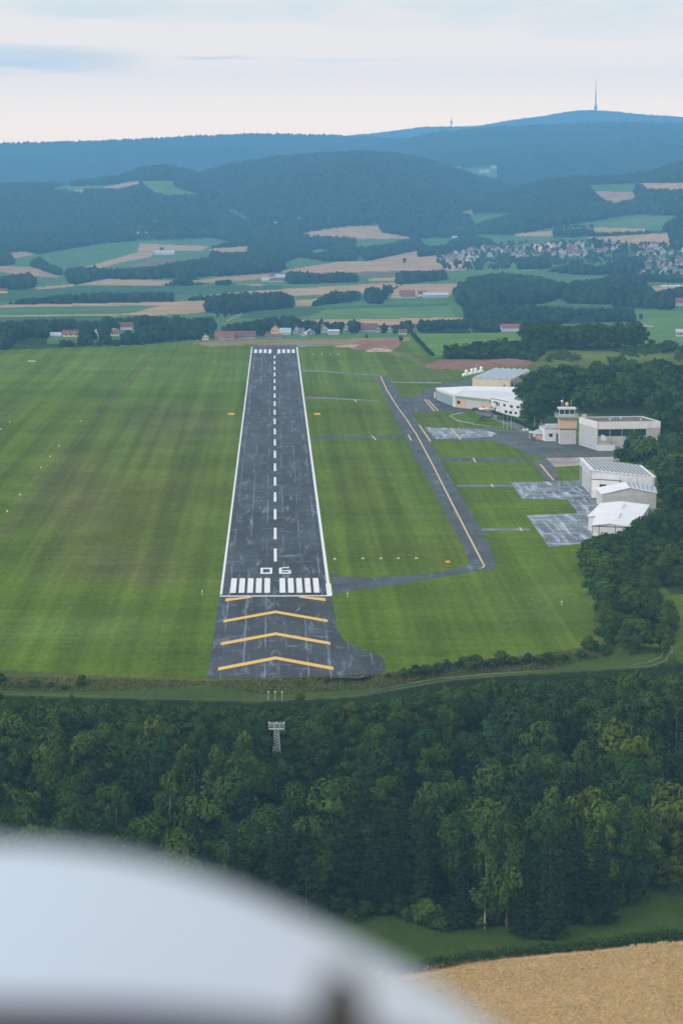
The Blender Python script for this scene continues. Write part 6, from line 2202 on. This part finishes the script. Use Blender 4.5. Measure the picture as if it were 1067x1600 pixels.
# single round trees standing in the fields (countable)
for px, py, hp, lab in [(906 + 69, 396, 13, 'round dark tree left of the pair over the village roofs'), (989, 397, 17, 'tall dark tree at the lower edge of the pale stubble'), (1037, 393, 12, 'narrow dark tree at the right edge of the pale stubble'), (253, 394, 8, 'lone round tree above the low grey farm building'),
                        (911, 361, 9, 'round tree standing on the long hedge, left of the pair'), (924, 360, 11, 'round tree standing on the long hedge, right of the pair'), (148, 422, 9, 'small round tree at the left end of the diagonal hedge'), (632, 412, 10, 'round tree at the middle of the wide stubble field'),
                        (340, 497, 8, 'round roadside tree nearest the copse, left one'), (352, 497, 9, 'round roadside tree nearest the copse, middle one'), (362, 494, 7, 'round roadside tree nearest the copse, right one'), (1006, 533, 14, 'bushy dark tree alone at the right end of the bright field'), (1001, 500, 10, 'dark round tree alone in the bright far field')]:
    x, y, z = hit(px, py)
    hg = hp * y / F
    o = plant('broad', x, y, hg, 1.25, z)
    PLANTED[-1][0] = 'field'
    tag(o, lab, 'tree')

# ------------------------------------------------------------------ towers on the far summits
x, y = float(ray(930, 174)[0]) * 19500, 19500.0
z = zat(x, y) - 4
m = 19500 / F
t = thing('transmitter_tower', 'tall needle-like transmitter tower on the highest blue summit', 'tower', (x, y, z))
MB().lathe((x, y, z), [(1.3 * m, 0), (1.5 * m, 3 * m), (1.5 * m, 4 * m)], 14).build('base', M['hill_tower'], t)
MB().lathe((x, y, z + 4 * m), [(2.5 * m, 0), (2.7 * m, 2.2 * m), (2.0 * m, 5.2 * m), (1.2 * m, 7 * m)], 14).build('platform', M['hill_tower'], t)
MB().lathe((x, y, z + 11 * m), [(1.1 * m, 0), (.95 * m, 18 * m), (.55 * m, 20 * m), (.4 * m, 32 * m), (.14 * m, 39 * m)], 12).build('mast', M['hill_tower'], t)
x = float(ray(705, 198)[0]) * 19500
z = zat(x, y) - 4
t = thing('lookout_tower', 'short stout tower with wider head on the lower blue ridge', 'tower', (x, y, z))
MB().lathe((x, y, z), [(1.1 * m, 0), (.9 * m, 7 * m)], 12).build('shaft', M['hill_tower'], t)
MB().lathe((x, y, z + 7 * m), [(1.5 * m, 0), (1.6 * m, 3.5 * m), (1.0 * m, 4.2 * m)], 12).build('head', M['hill_tower'], t)
MB().lathe((x, y, z + 11.2 * m), [(.7 * m, 0), (.45 * m, 5 * m)], 10).build('mast', M['hill_tower'], t)

# ------------------------------------------------------------------ our own aircraft: nose seen through the windscreen
NOSE = thing('aircraft_nose', 'blurred white engine cowling of the aircraft we look out from', 'aircraft', (-.3, 1.3, H - .6))
YS = 1.75
sil = [(-60, 1312), (0, 1314), (100, 1319), (200, 1336), (300, 1361), (400, 1397), (480, 1432), (560, 1473), (640, 1512), (700, 1541), (760, 1580), (830, 1640), (900, 1715), (960, 1810)]
pr = [(float(ray(*p)[0]) * YS, H + float(ray(p[0], p[1] + 12)[1]) * YS) for p in sil]
xc = pr[0][0]
prof = [(2 * xc - a, b) for a, b in pr[:0:-1]] + pr
fine = []
xs = np.linspace(prof[0][0], prof[-1][0], 61)
pz = np.interp(xs, [p[0] for p in prof], [p[1] for p in prof])
pz = np.convolve(np.pad(pz, 3, mode='reflect', reflect_type='odd'), np.ones(7) / 7, 'valid')
ys = list(np.linspace(1.28, YS, 10)) + [YS + q for q in (.05, .1, .16, .24, .34, .46)]
v, f = [], []
for yy in ys:
    drop = 0 if yy <= YS else .55 * (yy - YS) ** 1.5 + .05 * (yy - YS)
    sc = 1.0 + .06 * (YS - yy)
    for a, b in zip(xs, pz):
        v.append((xc + (a - xc) * sc * (1 - .25 * max(0, yy - YS)), yy, b - drop - .012 * max(0, YS - yy)))
k = len(xs)
for j in range(len(ys) - 1):
    for i in range(k - 1):
        f.append((j * k + i, j * k + i + 1, (j + 1) * k + i + 1, (j + 1) * k + i))
mcow, t_ = mat_new('white_aircraft_paint')
_o = t_.n('ShaderNodeOutputMaterial')
_b = t_.n('ShaderNodeBsdfPrincipled')
_b.inputs['Base Color'].default_value = (.375, .44, .53, 1)
_b.inputs['Roughness'].default_value = .32
t_.l(_b.outputs[0], _o.inputs[0])
c = obj('cowling', v, f, mcow, NOSE, True)
so = c.modifiers.new('skin', 'SOLIDIFY')
so.thickness = .006
so.offset = -1
M['glare'] = surf('dark_grey_glareshield', (.032, .036, .05), .9, .05, 8)
YG = 1.36
gl = [(-500, 1558), (-200, 1555), (0, 1551), (150, 1554), (250, 1559), (350, 1567), (450, 1577), (560, 1590), (680, 1622), (800, 1650), (1000, 1730)]
v, f = [], []
for yy, dz in ((YG, -.05), (YG, -.006), (YG - .012, 0), (YG - .2, .0), (YG - .3, -.02), (YG - .3, -.08)):
    for p in gl:
        v.append((float(ray(*p)[0]) * YG, yy, H + float(ray(*p)[1]) * YG + dz))
k = len(gl)
for j in range(5):
    for i in range(k - 1):
        f.append((j * k + i, (j + 1) * k + i, (j + 1) * k + i + 1, j * k + i + 1))
c = obj('glareshield', v, f, M['glare'], NOSE, True)
x, z = float(ray(532, 1610)[0]) * (YG - .03), H + float(ray(532, 1622)[1]) * (YG - .03)
kb = MB().lathe((x, YG - .03, z - .004), [(.021, -.004), (.019, .006), (.014, .014), (.0125, .024), (.0115, .033), (.006, .038)], 18).build('knob', M['black'], NOSE, True)

# ------------------------------------------------------------------ air
mh, t_ = mat_new('haze')
_o = t_.n('ShaderNodeOutputMaterial')
_v = t_.n('ShaderNodeVolumePrincipled')
_v.inputs['Color'].default_value = HAZE_COLOR
_v.inputs['Density'].default_value = HAZE_DENSITY
_v.inputs['Anisotropy'].default_value = 0.0
t_.l(_v.outputs[0], _o.inputs['Volume'])
zmin, zmax = float(Zg.min()) - 4, 830.0
hz = MB().box(-21000, 21000, -60, float(Dg.max()) + 300, zmin, zmax)
o = obj('haze', hz.v, hz.f, mh)
tag(o, kind='stuff', label='thin blue evening haze')

# ------------------------------------------------------------------ labels of trees and houses: which one it is, seen from a landmark
def ordinal(n):
    return '' if n == 0 else (ORD[n] + ' ' if n < 20 else None)


LM = [(430, 1150, 'the lattice light mast'), (430, 1090, 'the short light poles'), (600, 1045, 'the dark pavement corner'), (120, 1060, 'the brownish bank'), (1040, 1020, 'the bend of the track'), (990, 1440, 'the grass clearing'), (760, 1480, 'the left end of the hedge'), (860, 1420, 'the pale-footed spruce pair'),
      (1046, 1350, 'the yellowish tree'), (470, 1340, 'the pale tree above the nose'), (757, 1350, 'the tall birch'), (960, 830, 'the nearest hangar'), (1020, 780, 'the pale shed'), (1000, 690, 'the grey hangar'), (940, 950, 'the shrub belt edge'), (60, 1150, 'the big pale tree'), (250, 1180, 'the two close spruces'), (800, 640, 'the white clubhouse'), (905, 1200, 'the leaning birch'), (200, 1280, 'the nose top'), (650, 1230, 'the pine pair'), (1067, 1200, 'the right picture edge'), (800, 1055, 'the pale track')]


def relation(px, py, lx, ly):
    dx, dy = px - lx, py - ly
    if abs(dx) > 1.3 * abs(dy):
        return 'left of' if dx < 0 else 'right of'
    return 'above' if dy < 0 else 'below'


def label_all(items, marks, group_of):
    """items: (object, looks, cat, px, py)"""
    buck = {}
    for it in items:
        o, looks, cat, px, py = it
        d = [((px - a) ** 2 + (py - b) ** 2, n, a, b) for a, b, n in marks]
        dist, n, a, b = min(d)
        buck.setdefault((looks, relation(px, py, a, b), n), []).append((dist, it))
    for (looks, rel, n), L in buck.items():
        L.sort(key=lambda q: q[0])
        for i, (dist, (o, lk, cat, px, py)) in enumerate(L):
            if len(L) == 1:
                s = '%s %s %s' % (looks, rel, n)
            else:
                s = '%s, %snearest %s %s' % (looks, '' if i == 0 else ORD[min(i, 19)] + ' ', rel, n)
            tag(o, s, cat, group_of(lk, cat))


items = []
for k, x, y, z, hg, o, px, py in PLANTED:
    if k == 'field':
        continue
    K = KIND[k]
    size = ('tall ' if hg > 15.5 else 'small ' if hg < 6 and k != 'bush' else '')
    items.append((o, size + K['looks'], K['cat'], px, py))
label_all(items, LM, lambda lk, cat: 'shrubs on the banks and by the hangars' if cat == 'shrub' else 'trees of the woods round the airfield')
HLM = [(710, 400, 'the purple field beside the village'), (770, 395, 'the cream house in the village'), (800, 410, 'the green meadow under the village'), (850, 395, 'the village middle'), (905, 392, 'the hedge above the village'), (960, 388, 'the pale stubble above the village'), (989, 390, 'the tall dark tree over the village'), (1050, 385, 'the dark wood at right'), (1000, 420, 'the dark belt under the village'), (1067, 425, 'the right picture edge'), (1040, 445, 'the white tents'),
       (430, 520, 'the orange house'), (352, 525, 'the long red barn'), (520, 520, 'the white garage row'), (575, 515, 'the big brown-roofed barn'), (112, 525, 'the red roof in the left tree belt'), (195, 368, 'the middle of the white row')]
hi = []
for o, wall, roof, form, zone, px, py, lab in HOUSES:
    if lab:
        tag(o, lab, form)
        continue
    wn = {'steel': 'blue-grey'}.get(wall, wall)
    rn = {'dark': 'dark grey', 'grey': 'blue-grey', 'white': 'pale'}.get(roof, roof)
    hi.append((o, '%s %s with %s roof' % (wn, form, rn), form, px, py))
label_all(hi, HLM, lambda lk, cat: 'houses of the far village' if cat == 'house' else 'farm buildings beyond the runway')
print('things', len([o for o in SC.objects if o.parent is None]), 'trees', len(PLANTED), 'woods', nw, 'houses', len(HOUSES), 'slope wood', n_wood)
